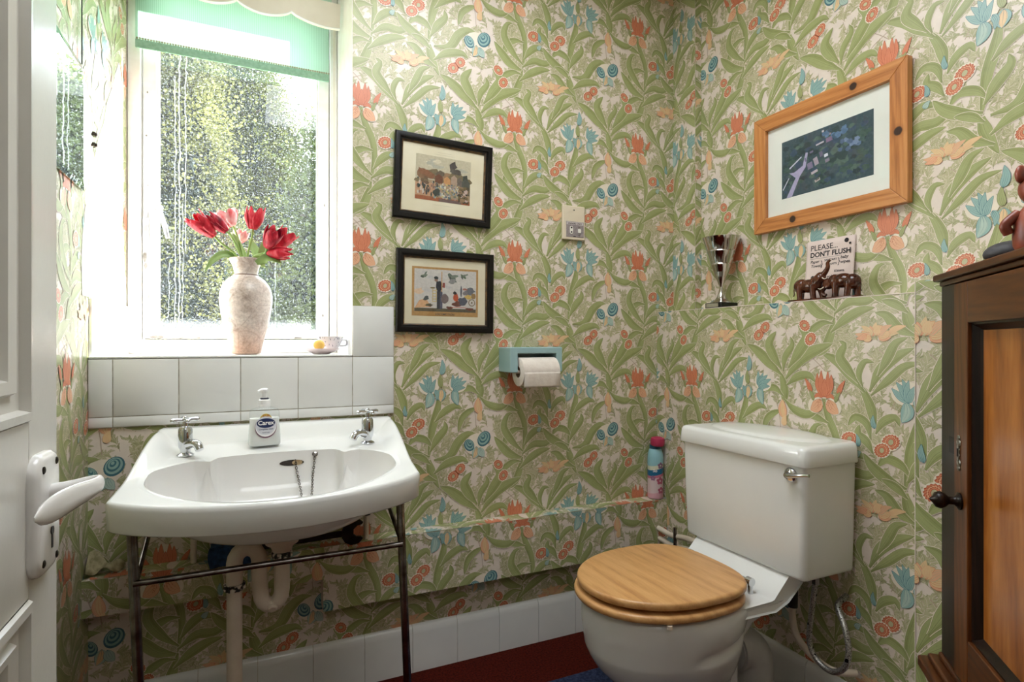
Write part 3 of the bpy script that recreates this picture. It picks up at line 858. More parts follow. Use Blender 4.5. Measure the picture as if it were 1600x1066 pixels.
mb = MB(); mb.lathe([(.0045, 0), (.0045, .0012)], (DX1 + .0098, .742, .853), 12, M=Matrix.Rotation(PI / 2, 4, 'Y')); mb.box((DX1 + .0098, .740, .835), (DX1 + .0108, .744, .853))
mb.build('keyhole', [BLACK], plate, smooth=0)
mb = MB()
LEV = [(-.197, .742, .893), (-.178, .743, .895), (-.160, .740, .899), (-.151, .724, .902), (-.151, .690, .904), (-.157, .640, .906), (-.166, .584, .905)]
P = catmull([V3(p) for p in LEV], 6); rings = []
for i, p in enumerate(P):
    t = i / (len(P) - 1); d = (P[min(i + 1, len(P) - 1)] - P[max(i - 1, 0)]).normalized()
    s = d.cross(V3((0, 0, 1))).normalized(); up = s.cross(d)
    hz = lerp(.009, .0085, sstep(.2, .4, t)); hz = lerp(hz, .0125, sstep(.55, .9, t)); hs = lerp(.009, .0045, sstep(.2, .5, t))
    e_ = math.sqrt(max(.02, 1 - max(0, (t - .88) / .12) ** 2)); hz *= e_; hs *= e_
    rings.append([p + s * hs * math.cos(2 * PI * k / 16) + up * hz * math.sin(2 * PI * k / 16) for k in range(16)])
mb.loft(rings); mb.build('lever', [HW], plate, smooth=60)
# ------------------------------------------------------------------ wash basin
BAS = thing('wash_basin', 'white wall-side wash basin with a bowed front and two chrome taps', 'wash basin', (.06, 1.55, .66))
def b_left(y): return lerp(-.227, -.264, sstep(D, 1.34, y) if False else (D - .010 - y) / (D - .010 - 1.345))
def b_right(y): return lerp(.376, .356, (D - .010 - y) / (D - .010 - 1.345))
YB = D - .010
def rim_z(y): return .57 + .125 * y
def b_pt(u, v):
    """u across, v from the wall (0) to the bowed front (1)"""
    bow = .092 * (1 - (2 * u - 1) ** 2) ** .8 if 0 < u < 1 else 0
    yf = 1.345 - bow
    y = lerp(YB, yf, v)
    x = lerp(b_left(max(y, 1.345)), b_right(max(y, 1.345)), u)
    return x, y
def bowl_e(x, y):
    """<1 inside the bowl"""
    xc, yc = .052, 1.455
    ay = .128 if y > yc else .140
    if y < yc: ay += .055 * max(0, 1 - ((x - xc) / .27) ** 2)
    e = (abs(x - xc) / .272) ** 2.5 + (abs(y - yc) / ay) ** 2.5
    # two small cusps of the soap ledge push into the back of the bowl
    for cx in (-.105, .215):
        e += .50 * math.exp(-((x - cx) / .013) ** 2) * sstep(yc + .03, yc + .125, y)
    return e
def b_top(x, y, u):
    z = rim_z(y)
    up = sstep(YB - .085, YB - .028, y)                # upstand along the wall
    side = max(sstep(.09, .0, u), sstep(.91, 1.0, u)) * sstep(1.42, 1.74, y)
    z = max(z, lerp(z, .822, up), lerp(z, .822, side * .92))
    e = bowl_e(x, y)
    if e < 1: z -= .135 * (1 - e ** 1.5) ** .52
    elif e < 1.12: z -= 0.002 * (1.12 - e) / .12
    return z
BC = (.052, 1.455)
def outline():
    L = [b_pt(0, k / 44) for k in range(44)]
    F = [b_pt(k / 90, 1) for k in range(90)]
    R = [b_pt(1, 1 - k / 44) for k in range(44)]
    B = [b_pt(1 - k / 70, 0) for k in range(70)]
    return L + F + R + B
OUT = outline(); NO = len(OUT); N_SIDE = 44 + 90 + 45
def rim_scale(p):
    lo, hi = 0.05, 1.0
    for _ in range(40):
        m_ = (lo + hi) / 2
        if bowl_e(BC[0] + (p[0] - BC[0]) * m_, BC[1] + (p[1] - BC[1]) * m_) < 1: lo = m_
        else: hi = m_
    return lo
SCL = [rim_scale(p) for p in OUT]
def top_at(x, y):
    yy = max(y, 1.345); u = (x - b_left(yy)) / (b_right(yy) - b_left(yy))
    return V3((x, y, b_top(x, y, u)))
ROWS = [lerp(1, 0, 1) for _ in range(0)]
vs = []
ring_s = []
for k in range(31): ring_s.append(('d', 1 - k / 30))
for q in (.997, .99, .98, .965, .945, .92, .89, .85, .80, .74, .67, .59, .50, .40, .29, .17, .06): ring_s.append(('b', q))
for kind, q in ring_s:
    for p, sc in zip(OUT, SCL):
        f_ = lerp(sc, 1, q) if kind == 'd' else sc * q
        vs.append(top_at(BC[0] + (p[0] - BC[0]) * f_, BC[1] + (p[1] - BC[1]) * f_))
mb = MB()
mb.add(vs, [(j * NO + i, j * NO + (i + 1) % NO, (j + 1) * NO + (i + 1) % NO, (j + 1) * NO + i) for j in range(len(ring_s) - 1) for i in range(NO)] + [tuple((len(ring_s) - 1) * NO + i for i in range(NO))])
# rounded apron round left side, front and right side
per = vs[:N_SIDE]
cx_, cy_ = .06, 1.56
def ring(off, dz, zabs=None):
    out = []
    n = len(per)
    for k, p in enumerate(per):
        a, b = per[max(k - 1, 0)], per[min(k + 1, n - 1)]
        t = V3((b.x - a.x, b.y - a.y, 0)).normalized(); nn = V3((t.y, -t.x, 0))
        if nn.dot(V3((p.x - cx_, p.y - cy_, 0))) < 0: nn = -nn
        z = p.z + dz
        if zabs: z = min(rim_z(p.y), p.z) + dz
        out.append(V3((p.x + nn.x * off, min(p.y + nn.y * off, YB), z)))
    return out
rr_ = [ring(0, 0), ring(.004, -.0012), ring(.0065, -.005), ring(.007, -.012, 1), ring(.004, -.058, 1), ring(.001, -.0615, 1), ring(-.012, -.0615, 1), ring(-.014, -.02, 1)]
mb.loft(rr_, 0, False, False, closed=False)
mb.build('basin_body', [CERAMIC], BAS, smooth=60)
# underside of the bowl
UND = plain('unglazed_underside', (176, 150, 136), (160, 134, 120), 10, .5)
mb = MB()
def under(u, v):
    a = 2 * PI * u; r = v
    ay = .142 if math.sin(a) > 0 else .175
    return V3((.052 + .255 * r * math.cos(a), 1.455 + ay * r * math.sin(a), .682 - .085 * (1 - r ** 2.4)))
mb.grid(under, 48, 12)
mb.build('bowl_underside', [UND], BAS, smooth=60)
# overflow slot, waste
def bowl_surface(x, y): return V3((x, y, rim_z(y) - .135 * max(0, (1 - bowl_e(x, y) ** 1.5)) ** .52))
def back_wall_pt(x, z):
    lo, hi = 1.46, 1.60
    for _ in range(40):
        m_ = (lo + hi) / 2
        if bowl_e(x, m_) < 1 and bowl_surface(x, m_).z < z: lo = m_
        else: hi = m_
    return V3((x, lo, z))
def on_back(x, z, off): 
    p = back_wall_pt(x, z); return V3((p.x, p.y - off, p.z))
mb = MB(); P = []
for k in range(20):
    a = 2 * PI * k / 20; P.append(on_back(.085 + .030 * math.cos(a), .738 + .0075 * math.sin(a), .0015))
mb.add(P + [on_back(.085, .738, .0015)], [(k, (k + 1) % 20, 20) for k in range(20)])
ov = mb.build('overflow_slot', [plain('dark_hollow', (58, 50, 42), (24, 22, 20), 60, .8)], BAS, smooth=0)
mb = MB(); P = []
for k in range(16):
    a = 2 * PI * k / 16; P.append(on_back(.098 + .013 * math.cos(a), .738 + .0068 * math.sin(a), .0022))
mb.add(P, [tuple(range(16))])
mb.build('overflow_edge', [plain('worn_brass', (206, 186, 150), (150, 120, 80), 80, .4, .4)], ov, smooth=0)
def chain(pts, r=.0034, wire=.0008):
    m = MB(); P = catmull([V3(p) for p in pts], 10); d = 0; k = 0
    L = [0]
    for a, b in zip(P, P[1:]): L.append(L[-1] + (b - a).length)
    s = 0
    while s < L[-1]:
        i = max(q for q in range(len(L)) if L[q] <= s); i = min(i, len(P) - 2)
        p = P[i].lerp(P[i + 1], (s - L[i]) / max(1e-9, L[i + 1] - L[i])); t = (P[i + 1] - P[i]).normalized()
        sd = t.cross(V3((0, 1, 0))).normalized(); up = sd.cross(t)
        w = sd if k % 2 else up
        loop = [p + t * r * 1.35 * math.cos(2 * PI * q / 10) + w * r * .75 * math.sin(2 * PI * q / 10) for q in range(11)]
        m.tube(loop, wire, 5)
        s += r * 1.75; k += 1
    return m
c1 = [on_back(.094, .742, .004), on_back(.096, .722, .006), on_back(.100, .70, .008), V3((.104, 1.50, .655)), V3((.09, 1.46, .618))]
c2 = [on_back(.141, .752, .004), on_back(.139, .728, .006), on_back(.135, .70, .008), V3((.125, 1.50, .655)), V3((.10, 1.46, .618))]
m = chain(c1); m2 = chain(c2); m.add(m2.v, m2.f)
ch = m.build('plug_chain', [DULLCHROME], BAS)
m = MB(); q = on_back(.142, .757, .004)
m.lathe([(.002, -.002), (.006, -.002), (.0075, 0), (.006, .002), (.002, .003)], q, 16, M=Matrix.Rotation(PI / 2 - .5, 4, 'X'))
m.build('chain_stay', [DULLCHROME], ch)
m = MB(); m.lathe([(.024, 0), (.026, .003), (.012, .005)], (.052, 1.455, rim_z(1.455) - .1355), 24); m.build('plug_hole', [CHROME], BAS)

def tap(x, y, sp, label):
    z = rim_z(y) - .001
    t = MB(); t.lathe([(.019, 0), (.020, .003), (.016, .006), (.011, .009), (.0125, .016), (.0155, .022), (.0165, .038), (.0165, .050), (.0155, .066), (.0125, .072), (.007, .074), (.006, .088)], (x, y, z), 28)
    body = t.build('tap', [CHROME], BAS, smooth=40)
    body['label'] = label
    s = MB(); d = V3((sp[0], sp[1], 0)).normalized()
    pts = [V3((x, y, z + .027)) + d * .008, V3((x, y, z + .033)) + d * .03, V3((x, y, z + .031)) + d * .047, V3((x, y, z + .019)) + d * .056]
    s.tube(pts, [.011, .0105, .0105, .0095], 18, smooth=6); s.build('spout', [CHROME], body, smooth=60)
    hd = MB(); zz = z + .088
    hd.ball((x, y, zz + .002), (.0085, .0085, .0065), 16, 10)
    for k in range(4):
        a = PI / 4 * .4 + PI / 2 * k; e = V3((math.cos(a), math.sin(a), 0))
        hd.tube([V3((x, y, zz + .002)) + e * .005, V3((x, y, zz + .0025)) + e * .018, V3((x, y, zz + .0015)) + e * .027], [.0035, .0042, .0058], 12)
        hd.ball(V3((x, y, zz + .0012)) + e * .0275, (.006, .006, .0052), 12, 8)
    hd.ball((x, y, zz + .0085), (.005, .005, .003), 14, 8)
    hd.build('cross_handle', [CHROME], body, smooth=60)
tap(-.160, 1.612, (.60, -.75), 'left-hand chrome tap')
tap(.284, 1.606, (-.75, -.55), 'right-hand chrome tap')

# ------------------------------------------------------------------ chrome stand
ST = thing('basin_stand', 'worn chrome tubular stand with two legs carrying the wash basin', 'basin stand', (.05, 1.36, 0))
for (xt, xb) in ((-.231, -.206), (.320, .347)):
    MB().tube([(xt, 1.368, .668), (xb, 1.368, .012)], .0098, 18).build('leg', [DULLCHROME], ST)
    MB().lathe([(.013, .001), (.013, .012), (.010, .02)], (xb, 1.368, 0), 18).build('foot', [BLACK], ST)
    q = .16; xm = lerp(xt, xb, q)
    m = MB().tube([(xm + .002, 1.372, lerp(.668, .012, q) - .004), (xt + .006, 1.66, .662)], .0062, 12)
    m.ball((xt + .006, 1.645, .655), (.009, .009, .009), 10, 8)
    m.build('brace', [DULLCHROME], ST)
MB().tube([(lerp(-.231, -.206, .16), 1.362, .561), (lerp(.320, .347, .16), 1.362, .561)], .0066, 14).build('crossbar', [DULLCHROME], ST)

# ------------------------------------------------------------------ waste trap and feed pipes under the basin
WT = thing('waste_trap', 'white plastic swan neck waste pipe under the wash basin', 'waste pipe', (0, 1.5, 0))
m = MB(); m.lathe([(.040, .598), (.042, .590), (.040, .580), (.043, .574), (.038, .560), (.026, .552), (.022, .540)][::-1], (.058, 1.50, 0), 32); m.build('basin_waste', [PIPEWHITE], WT, smooth=40)
path = [(.058, 1.50, .545), (.058, 1.50, .47)]
for k in range(0, 9): a = PI * k / 8; path.append((.034 + .024 * math.cos(a), 1.50, .445 - .034 * math.sin(a)))
path += [(.008, 1.50, .47), (.007, 1.50, .50)]
for k in range(0, 9): a = PI * k / 8; path.append((-.020 + .027 * math.cos(a), 1.50, .525 + .032 * math.sin(a)))
path += [(-.047, 1.50, .50), (-.047, 1.50, .46)]
m = MB().tube(path, .0182, 20); m.build('trap_bend', [PIPEWHITE], WT, smooth=60)
MB().tube([(-.047, 1.50, .47), (-.047, 1.50, .001)], .0172, 20).build('down_pipe', [PIPEWHITE], WT)
STRIPE = NT('ridged_nut'); v = STRIPE.coord(); cc = STRIPE.ramp(STRIPE.noise(v, 90, 1), [(.45, (30, 28, 26)), (.55, (222, 210, 196))]); STRIPE = STRIPE.done(STRIPE.bsdf(cc, .4))
for (x, z) in ((.058, .532), (-.047, .470)):
    m = MB(); prof = []
    n = 28
    rings = []
    for zz in (z - .007, z + .007): rings.append([(x + (.0245 if k % 2 else .0215) * math.cos(2 * PI * k / n), 1.50 + (.0245 if k % 2 else .0215) * math.sin(2 * PI * k / n), zz) for k in range(n)])
    m.loft(rings); m.build('compression_nut', [STRIPE], WT, smooth=0)
m = MB(); m.lathe([(.0105, 0), (.0115, .006), (.008, .010)], (.036, 1.481, .414), 18, M=Matrix.Rotation(PI / 2 + .5, 4, 'X')); m.build('drain_plug', [PIPEWHITE], WT)
for nm, x, z1, lab in (('feed_pipe', -.154, .66, 'short white feed pipe rising below the left tap'), ('feed_pipe', .305, .66, 'short white feed pipe with a black nut below the right tap')):
    t = thing(nm, lab, 'pipe', (x, 1.748, .455), (0, 0, 0), 'feed pipes to the taps')
    MB().tube([(x, 1.748, .456), (x, 1.748, .545)], .0078, 14).build('pipe', [PIPEWHITE], t)
    m = MB(); m.lathe([(.012, .53), (.0125, .55), (.010, .556), (.008, z1 - .03), (.008, z1)], (x, 1.742, 0), 14); m.build('tap_connector', [BLACK if x > 0 else DARKMETAL], t)

# spanner and cloth left on the pipe boxing
m = MB(); pl_ = []
def sp_pts():
    out = []
    for k in range(15):
        a = math.radians(-62 + 12 - k * (360 - 2 * 50) / 14 + 360 - 12); 
    return out
jaw = [(.196, .012), (.205, .030), (.222, .041), (.243, .040), (.256, .027), (.252, .022), (.240, .020), (.229, .010), (.229, -.006), (.238, -.014), (.250, -.016), (.256, -.022), (.244, -.036), (.222, -.038), (.205, -.028), (.196, -.012)]
handle = [(.196, -.009), (.06, -.010), (-.02, -.012), (-.03, -.002), (-.02, .012), (.06, .010), (.196, .009)]
M_ = frame((.035, 1.737, .481), (.985, -.10, .045), (0, -.12, .99))
m.prism(jaw[::-1], -.004, .004, 0, M_); m.prism([(p[0], p[1]) for p in handle], -.0032, .0032, 0, M_)
m.prism([(.05, -.004), (.05, .004), (.175, .004), (.175, -.004)][::-1], .0032, .0044, 0, M_)
spn = m.build('spanner', [DARKMETAL], origin=(.14, 1.752, .457), smooth=30, bevel=.001)
tag(spn, 'old dark open-ended spanner leaning behind the waste pipe on the pipe boxing', 'spanner')
m = MB()
def clothf(u, v):
    x = -.115 + .105 * u
    if v < .45: y, z = 1.756 - .046 * (v / .45), .497 + .004 * math.sin(9 * u)
    else: y, z = 1.712 - .004 * math.sin(8 * u + 2), .497 - .052 * (v - .45) / .55
    return V3((x + .003 * math.sin(7 * v), y, z))
m.grid(clothf, 16, 16)
m.box((-.113, 1.716, .4562), (-.014, 1.755, .494))
cl = m.build('folded_cloth', [plain('navy_cloth', (46, 82, 128), (28, 52, 84), 50, .95, bump=.5)], origin=(-.06, 1.735, .457), smooth=60)
tag(cl, 'folded dark blue cloth lying on the pipe boxing beside the waste pipe', 'cloth')

# ------------------------------------------------------------------ soap bottle
SX, SY, SZ = .0205, 1.640, rim_z(1.640) + .0032
SB = thing('soap_dispenser', 'pump bottle of white hand soap standing at the back of the wash basin', 'soap bottle', (SX, SY, SZ), (0, 0, math.radians(8)))
CLEAR = glass_mat('clear_plastic', (250, 252, 252), .1, .05)
def bsec(z, w, d, r, o=0.0): return [(x, y, z) for x, y in rrect(-w / 2, w / 2, -d / 2, d / 2, r, 5)]
lv = [(.001, .072, .036, .012), (.006, .078, .042, .014), (.03, .077, .042, .014), (.060, .074, .040, .014), (.088, .073, .038, .013), (.097, .066, .034, .012), (.102, .040, .028, .012), (.104, .024, .024, .0115)]
m = MB(); m.loft([bsec(*q) for q in lv]); m.build('bottle', [CLEAR], SB, local=True, smooth=50)
m = MB(); lq = [(.002, .070, .034, .011), (.006, .0755, .0395, .013), (.03, .0745, .0395, .013), (.060, .0715, .0375, .013), (.0735, .0712, .0365, .0125)]
m.loft([bsec(*q) for q in lq]); m.build('liquid_soap', [plain('white_soap', (240, 240, 238), None, 6, .35)], SB, local=True, smooth=50)
m = MB(); m.lathe([(.0135, .103), (.0145, .104), (.0145, .110), (.0135, .111), (.0145, .112), (.0145, .121), (.012, .123)], n=28)
PUMPW = plain('white_pump_plastic', (246, 246, 246), None, 6, .3)
cap = m.build('pump_collar', [PUMPW], SB, local=True)
m = MB(); m.lathe([(.0105, .123), (.011, .126), (.009, .127)], n=24); m.build('pump_ring', [plain('navy_ring', (24, 34, 60), None, 6, .4)], cap, local=True)
m = MB(); m.lathe([(.0058, .126), (.0056, .142), (.0085, .144), (.009, .150), (.006, .152)], n=20)
m.tube([(0, 0, .1475), (-.010, -.004, .1475), (-.017, -.007, .1445)], [.0045, .004, .0032], 12); m.build('pump_head', [PUMPW], cap, local=True)
LM = frame((0, -.0217, 0), (1, 0, 0), (0, 0, 1))
def ell(cx, cz, rx, rz, y, n=36): return [(cx + rx * math.cos(2 * PI * k / n), y, cz + rz * math.sin(2 * PI * k / n)) for k in range(n)]
m = MB()
for mi, (cx, cz, rx, rz, y) in enumerate(((0, .051, .0265, .0285, -.0216), (0, .053, .0255, .0268, -.0220), (0, .0555, .0243, .0245, -.0222), (0, .0655, .0165, .0215, -.0218), (0, .0620, .0225, .0125, -.0226))):
    a = ell(cx, cz, rx, rz, y); b = [(p[0], -.0205, p[2]) for p in a]
    m.add(a + b, [tuple(range(36))] + [(k, 36 + k, 36 + (k + 1) % 36, (k + 1) % 36) for k in range(36)], mi)
lab = m.build('label', [plain('label_plum', (128, 92, 112), None, 6, .4), plain('label_white', (246, 246, 248), None, 6, .4), plain('label_silver', (222, 224, 232), None, 6, .4), plain('label_gold', (218, 192, 98), None, 6, .4), plain('label_navy', (38, 52, 96), None, 6, .4)], SB, local=True, smooth=0)
ROOTSB = ROOTM[SB.name]
lettering([('Carex', 0, -.0043, .0155, 'CENTER', .0004, 0)], ROOTSB @ frame((0, -.0229, .0620), (1, 0, 0), (0, 0, 1)), [PUMPW], lab)
lettering([('£1.20', 0, .0150, .0075, 'CENTER', .0001, .2)], ROOTSB @ frame((0, -.0222, .0640), (1, 0, 0), (0, 0, 1)), [plain('label_red_ink', (176, 92, 60), None, 6, .5)], lab)
LINK = plain('label_ink', (90, 96, 130), None, 6, .5)
for ln_ in (('Complete clean', 0, -.0185, .0056, 'CENTER', .00008, .2), ('hand wash', 0, -.0270, .0042, 'CENTER', .00005, 0)): lettering([ln_], ROOTSB @ frame((0, -.0226, .0630), (1, 0, 0), (0, 0, 1)), [LINK], lab)

# ------------------------------------------------------------------ window sill things
VC = (-.028, 1.935, SILL)
def vase_mat():
    t = NT('marbled_pink_stone'); v = t.coord()
    n1 = t.noise(v, 14, 5, .62, 1.2); n2 = t.noise(v, 60, 3)
    c = t.ramp(n1, [(.28, (142, 116, 102)), (.45, (206, 190, 180)), (.6, (224, 212, 204)), (.75, (182, 164, 154))])
    vo = t.n('ShaderNodeTexVoronoi', feature='DISTANCE_TO_EDGE'); vo.inputs['Scale'].default_value = 11
    t.l(v, vo.inputs['Vector'])
    mr = t.n('ShaderNodeMapRange'); mr.inputs['From Min'].default_value = .022; mr.inputs['From Max'].default_value = 0.0; t.l(vo.outputs['Distance'], mr.inputs['Value'])
    c = t.mix(t.math('MULTIPLY', t.math('MULTIPLY', mr.outputs[0], n1), .55), c, lin((130, 94, 78)))
    sx = t.n('ShaderNodeSeparateXYZ'); tc = t.n('ShaderNodeTexCoord'); t.l(tc.outputs['Object'], sx.inputs[0])
    lo = t.n('ShaderNodeMapRange'); lo.inputs['From Min'].default_value = .10; lo.inputs['From Max'].default_value = .02; t.l(sx.outputs['Z'], lo.inputs['Value'])
    c = t.mix(t.math('MULTIPLY', lo.outputs[0], n1), c, lin((206, 142, 102)))
    n3 = t.noise(v, 150, 4, .7)
    c = t.mix(.55, c, t.ramp(n3, [(.3, (150, 140, 132)), (.7, (255, 252, 248))]), 'MULTIPLY')
    return t.done(t.bsdf(c, .34, 0, .5, n3, .12))
prof = [(.030, .0005), (.040, .002), (.0435, .008), (.045, .02), (.054, .055), (.066, .10), (.073, .14), (.0755, .168), (.074, .190), (.067, .212), (.054, .230), (.040, .2405), (.0345, .2445), (.0325, .248), (.0335, .254), (.037, .268), (.042, .281), (.047, .290), (.0485, .2935), (.047, .296), (.0445, .2945), (.040, .285), (.032, .262), (.030, .245), (.045, .225), (.060, .2), (.06, .1), (.03, .02)]
m = MB(); m.lathe(prof, VC, 56, 0, None, True, True)
vs_ = m.build('vase', [vase_mat()], origin=VC, smooth=50)
tag(vs_, 'pink marbled urn shaped vase holding red tulips on the window sill', 'vase')
m = MB(); m.lathe([(.0352, .2425), (.0362, .2445), (.0352, .2465)], VC, 40, cap0=False, cap1=False); m.build('neck_ring', [plain('bronze_ring', (110, 78, 60), None, 20, .4)], vs_)
STEM = plain('tulip_stem_green', (150, 176, 96), (122, 150, 78), 20, .5)
TLEAF = plain('tulip_leaf_green', (166, 192, 118), (132, 164, 92), 16, .45, Transmission_Weight=.12)
def petal_mat(name, a, b, c):
    t = NT(name); v = t.coord((1, 1, .35)); n = t.noise(v, 60, 4, .6)
    col = t.ramp(n, [(.3, a), (.55, b), (.75, c)])
    p = t.bsdf(col, .38, 0, .4); tl = t.n('ShaderNodeBsdfTranslucent'); t.l(col, tl.inputs[0])
    mx = t.n('ShaderNodeMixShader'); mx.inputs[0].default_value = .28; t.l(p, mx.inputs[1]); t.l(tl.outputs[0], mx.inputs[2])
    return t.done(mx.outputs[0])
RED = petal_mat('tulip_red', (170, 22, 40), (220, 48, 66), (240, 120, 132)); PINK = petal_mat('tulip_pale', (222, 84, 92), (246, 196, 196), (254, 244, 240)); DEEP = petal_mat('tulip_crimson', (120, 12, 40), (200, 36, 58), (236, 104, 120))
def bloom(base, tip, R, openv, seed, mat, parent, npet=6):
    base, tip = V3(base), V3(tip); ax = tip - base; L = ax.length; ax.normalize()
    s = ax.cross(V3((0, -1, 0.2))).normalized(); u = s.cross(ax)
    r = random.Random(seed); m = MB()
    for k in range(npet):
        outer = k % 2; a0 = 2 * PI * k / npet + r.uniform(-.2, .2); op = openv * r.uniform(.5, 1.5); ll = L * r.uniform(.9, 1.06)
        def f(su, sv, a0=a0, op=op, ll=ll, outer=outer):
            t = sv; w = (su - .5) * 2
            prof = .22 + .78 * math.sin(PI * min(1, t * .62 + .06)) ** .9
            rad = R * prof * (1.0 if outer else .86) * (1 - .42 * t * t) + op * R * t ** 2.2
            span = 1.0 * max(.05, math.sin(PI * (t * .72 + .12))) ** .6
            an = a0 + w * span * (1 - .35 * t)
            q = rad * (1 - .06 * w * w)
            return base + ax * (ll * t * (1 - .24 * w * w * t * t)) + s * (q * math.cos(an)) + u * (q * math.sin(an))
        m.grid(f, 8, 12)
    return m.build('bloom', [mat], parent, smooth=60, solid=.0011)
def tleaf(pts, w, parent, twist=0.3):
    P = catmull([V3(p) for p in pts], 6); m = MB(); n = len(P); rows = []
    for i, p in enumerate(P):
        t = i / (n - 1); d = (P[min(i + 1, n - 1)] - P[max(i - 1, 0)]).normalized()
        sd = d.cross(V3((math.sin(twist), -math.cos(twist), .15))).normalized(); up = sd.cross(d)
        hw = w * math.sin(PI * (t * .93 + .07) ** .8) ** .8 if t < 1 else .0005
        rows.append([p + sd * hw * q + up * (abs(q) ** 2) * hw * .35 for q in (-1, -.5, 0, .5, 1)])
    m.loft(rows, 0, False, False, closed=False)
    return m.build('leaf', [TLEAF], parent, smooth=60, solid=.0009)
def tp(px, py, dy=0.0): return V3((px, 1.935 + dy, py))
TUL = [ # label, foot dx, base, tip, radius, open, material, leaf
 ('open red tulip leaning out furthest to the left of the vase', -.020, (-.114, 1.372, -.03), (-.170, 1.421, -.06), .024, .5, RED, [(-.040, 1.300, 0), (-.085, 1.322, -.01), (-.118, 1.300, -.02), (-.140, 1.262, -.03)]),
 ('dark crimson tulip bud above the left side of the vase', -.012, (-.080, 1.385, -.04), (-.131, 1.432, -.05), .020, .05, DEEP, None),
 ('pale pink and white tulip opened flat near the top left of the bunch', -.006, (-.066, 1.414, .02), (-.092, 1.462, .01), .026, .9, PINK, [(-.020, 1.292, .02), (-.045, 1.335, .015), (-.060, 1.372, .01), (-.066, 1.392, .012)]),
 ('tallest red tulip standing upright over the middle of the vase', .002, (-.009, 1.402, -.02), (-.001, 1.470, -.03), .027, .35, RED, [(.004, 1.292, .0), (.020, 1.335, .005), (.030, 1.372, .01), (.034, 1.396, .02)]),
 ('red tulip with a curled petal right of the vase centre', .012, (.030, 1.343, -.05), (.056, 1.398, -.075), .024, .4, DEEP, None),
 ('bright red tulip spread open at the upper right of the bunch', .016, (.050, 1.343, -.01), (.098, 1.407, -.02), .023, .55, RED, [(.000, 1.297, -.035), (.030, 1.312, -.045), (.055, 1.306, -.05), (.072, 1.297, -.05)]),
 ('red tulip hanging sideways at the lower right of the bunch', .018, (.031, 1.328, -.04), (.100, 1.327, -.06), .021, .12, RED, None),
 ('small half hidden pink tulip behind the middle stems', .0, (-.048, 1.372, .06), (-.040, 1.408, .065), .021, .4, PINK, [(.02, 1.292, .03), (.000, 1.335, .035), (-.012, 1.362, .04), (-.018, 1.385, .045)]),
]
for i, (lb, fx, b, tt, R, op, mt, lf) in enumerate(TUL):
    t = thing('tulip', lb, 'tulip', (VC[0] + fx, VC[1] + b[2] * .2, SILL + .12), (0, 0, 0), 'tulips in the marbled vase')
    foot = V3((VC[0] + fx * .4, VC[1] + b[2] * .1, SILL + .12)); neck = V3((VC[0] + fx, VC[1] + b[2] * .3, SILL + .285)); B = tp(b[0], b[1], b[2]); T = tp(tt[0], tt[1], tt[2])
    dirn = (T - B).normalized()
    MB().tube([foot, neck, B - dirn * .02 + V3((0, 0, -.004)), B + dirn * .004], [.0034, .0034, .0032, .0036], 10, smooth=6).build('stem', [STEM], t)
    bloom(B, T, R * 1.12, op, 20 + i, mt, t)
    if lf: tleaf([tp(*p) for p in lf], .0155 if i != 0 else .011, t, .2 + .3 * (i % 3))
# cup, saucer and the yellow piece of soap
SA = (.186, 1.855, SILL)
PINKCH = plain('pale_pink_china', (240, 222, 222), (232, 212, 212), 12, .15)
m = MB(); m.lathe([(.022, .0005), (.026, .002), (.030, .004), (.046, .011), (.0555, .0165), (.0562, .0178), (.0545, .0178), (.044, .0128), (.030, .0068), (.012, .006)], SA, 44)
sa = m.build('saucer', [PINKCH], origin=SA, smooth=50); tag(sa, 'pink rimmed china saucer at the right end of the window sill', 'saucer')
CU = (.215, 1.875, SILL + .0078)
m = MB(); m.lathe([(.016, -.0012), (.018, .002), (.020, .006), (.030, .020), (.037, .036), (.0405, .048), (.0392, .048), (.034, .034), (.026, .018), (.012, .010)], CU, 40)
m.tube([(CU[0] + .034, CU[1] + .004, CU[2] + .036), (CU[0] + .050, CU[1] + .01, CU[2] + .036), (CU[0] + .050, CU[1] + .012, CU[2] + .020), (CU[0] + .030, CU[1] + .006, CU[2] + .018)], .003, 10, smooth=6)
cu = m.build('teacup', [plain('white_china', (238, 234, 236), (232, 226, 230), 12, .15)], origin=(CU[0], CU[1], SILL + .0078), smooth=50); tag(cu, 'small china teacup with dark blue sprigs standing on the pink saucer', 'cup')
m = MB(); rr = random.Random(5)
def cup_pt(a, z): 
    r_ = np.interp(z, [.006, .020, .036, .048], [.020, .030, .037, .0405]) + .0006
    return V3((CU[0] + r_ * math.cos(a), CU[1] + r_ * math.sin(a), CU[2] + z))
for k in range(26):
    a = -PI / 2 + rr.uniform(-1.5, 1.2); z = rr.uniform(.012, .043); da, dz = rr.uniform(-.10, .10), rr.uniform(.003, .008)
    p, q = cup_pt(a, z), cup_pt(a + da, z + dz); s = V3((.0007, 0, .0004))
    m.add([p - s, q, p + s, (p + q) / 2 + s * 1.5], [(0, 3, 1), (0, 2, 3)])
m.build('blue_sprigs', [plain('cobalt_print', (62, 66, 104), None, 10, .3)], cu, smooth=0)
m = MB(); m.ball((.176, 1.822, SILL + .0285), (.0165, .0105, .0155), 22, 14)
ys = m.build('guest_soap', [plain('yellow_soap', (246, 206, 112), (240, 190, 84), 20, .5)], origin=(.176, 1.822, SILL + .013), smooth=60); tag(ys, 'small round yellow guest soap lying on the saucer before the cup', 'soap')
def thing_m(name, label, cat, M, group=None):
    return thing(name, label, cat, tuple(M.translation), tuple(M.to_euler()), group)

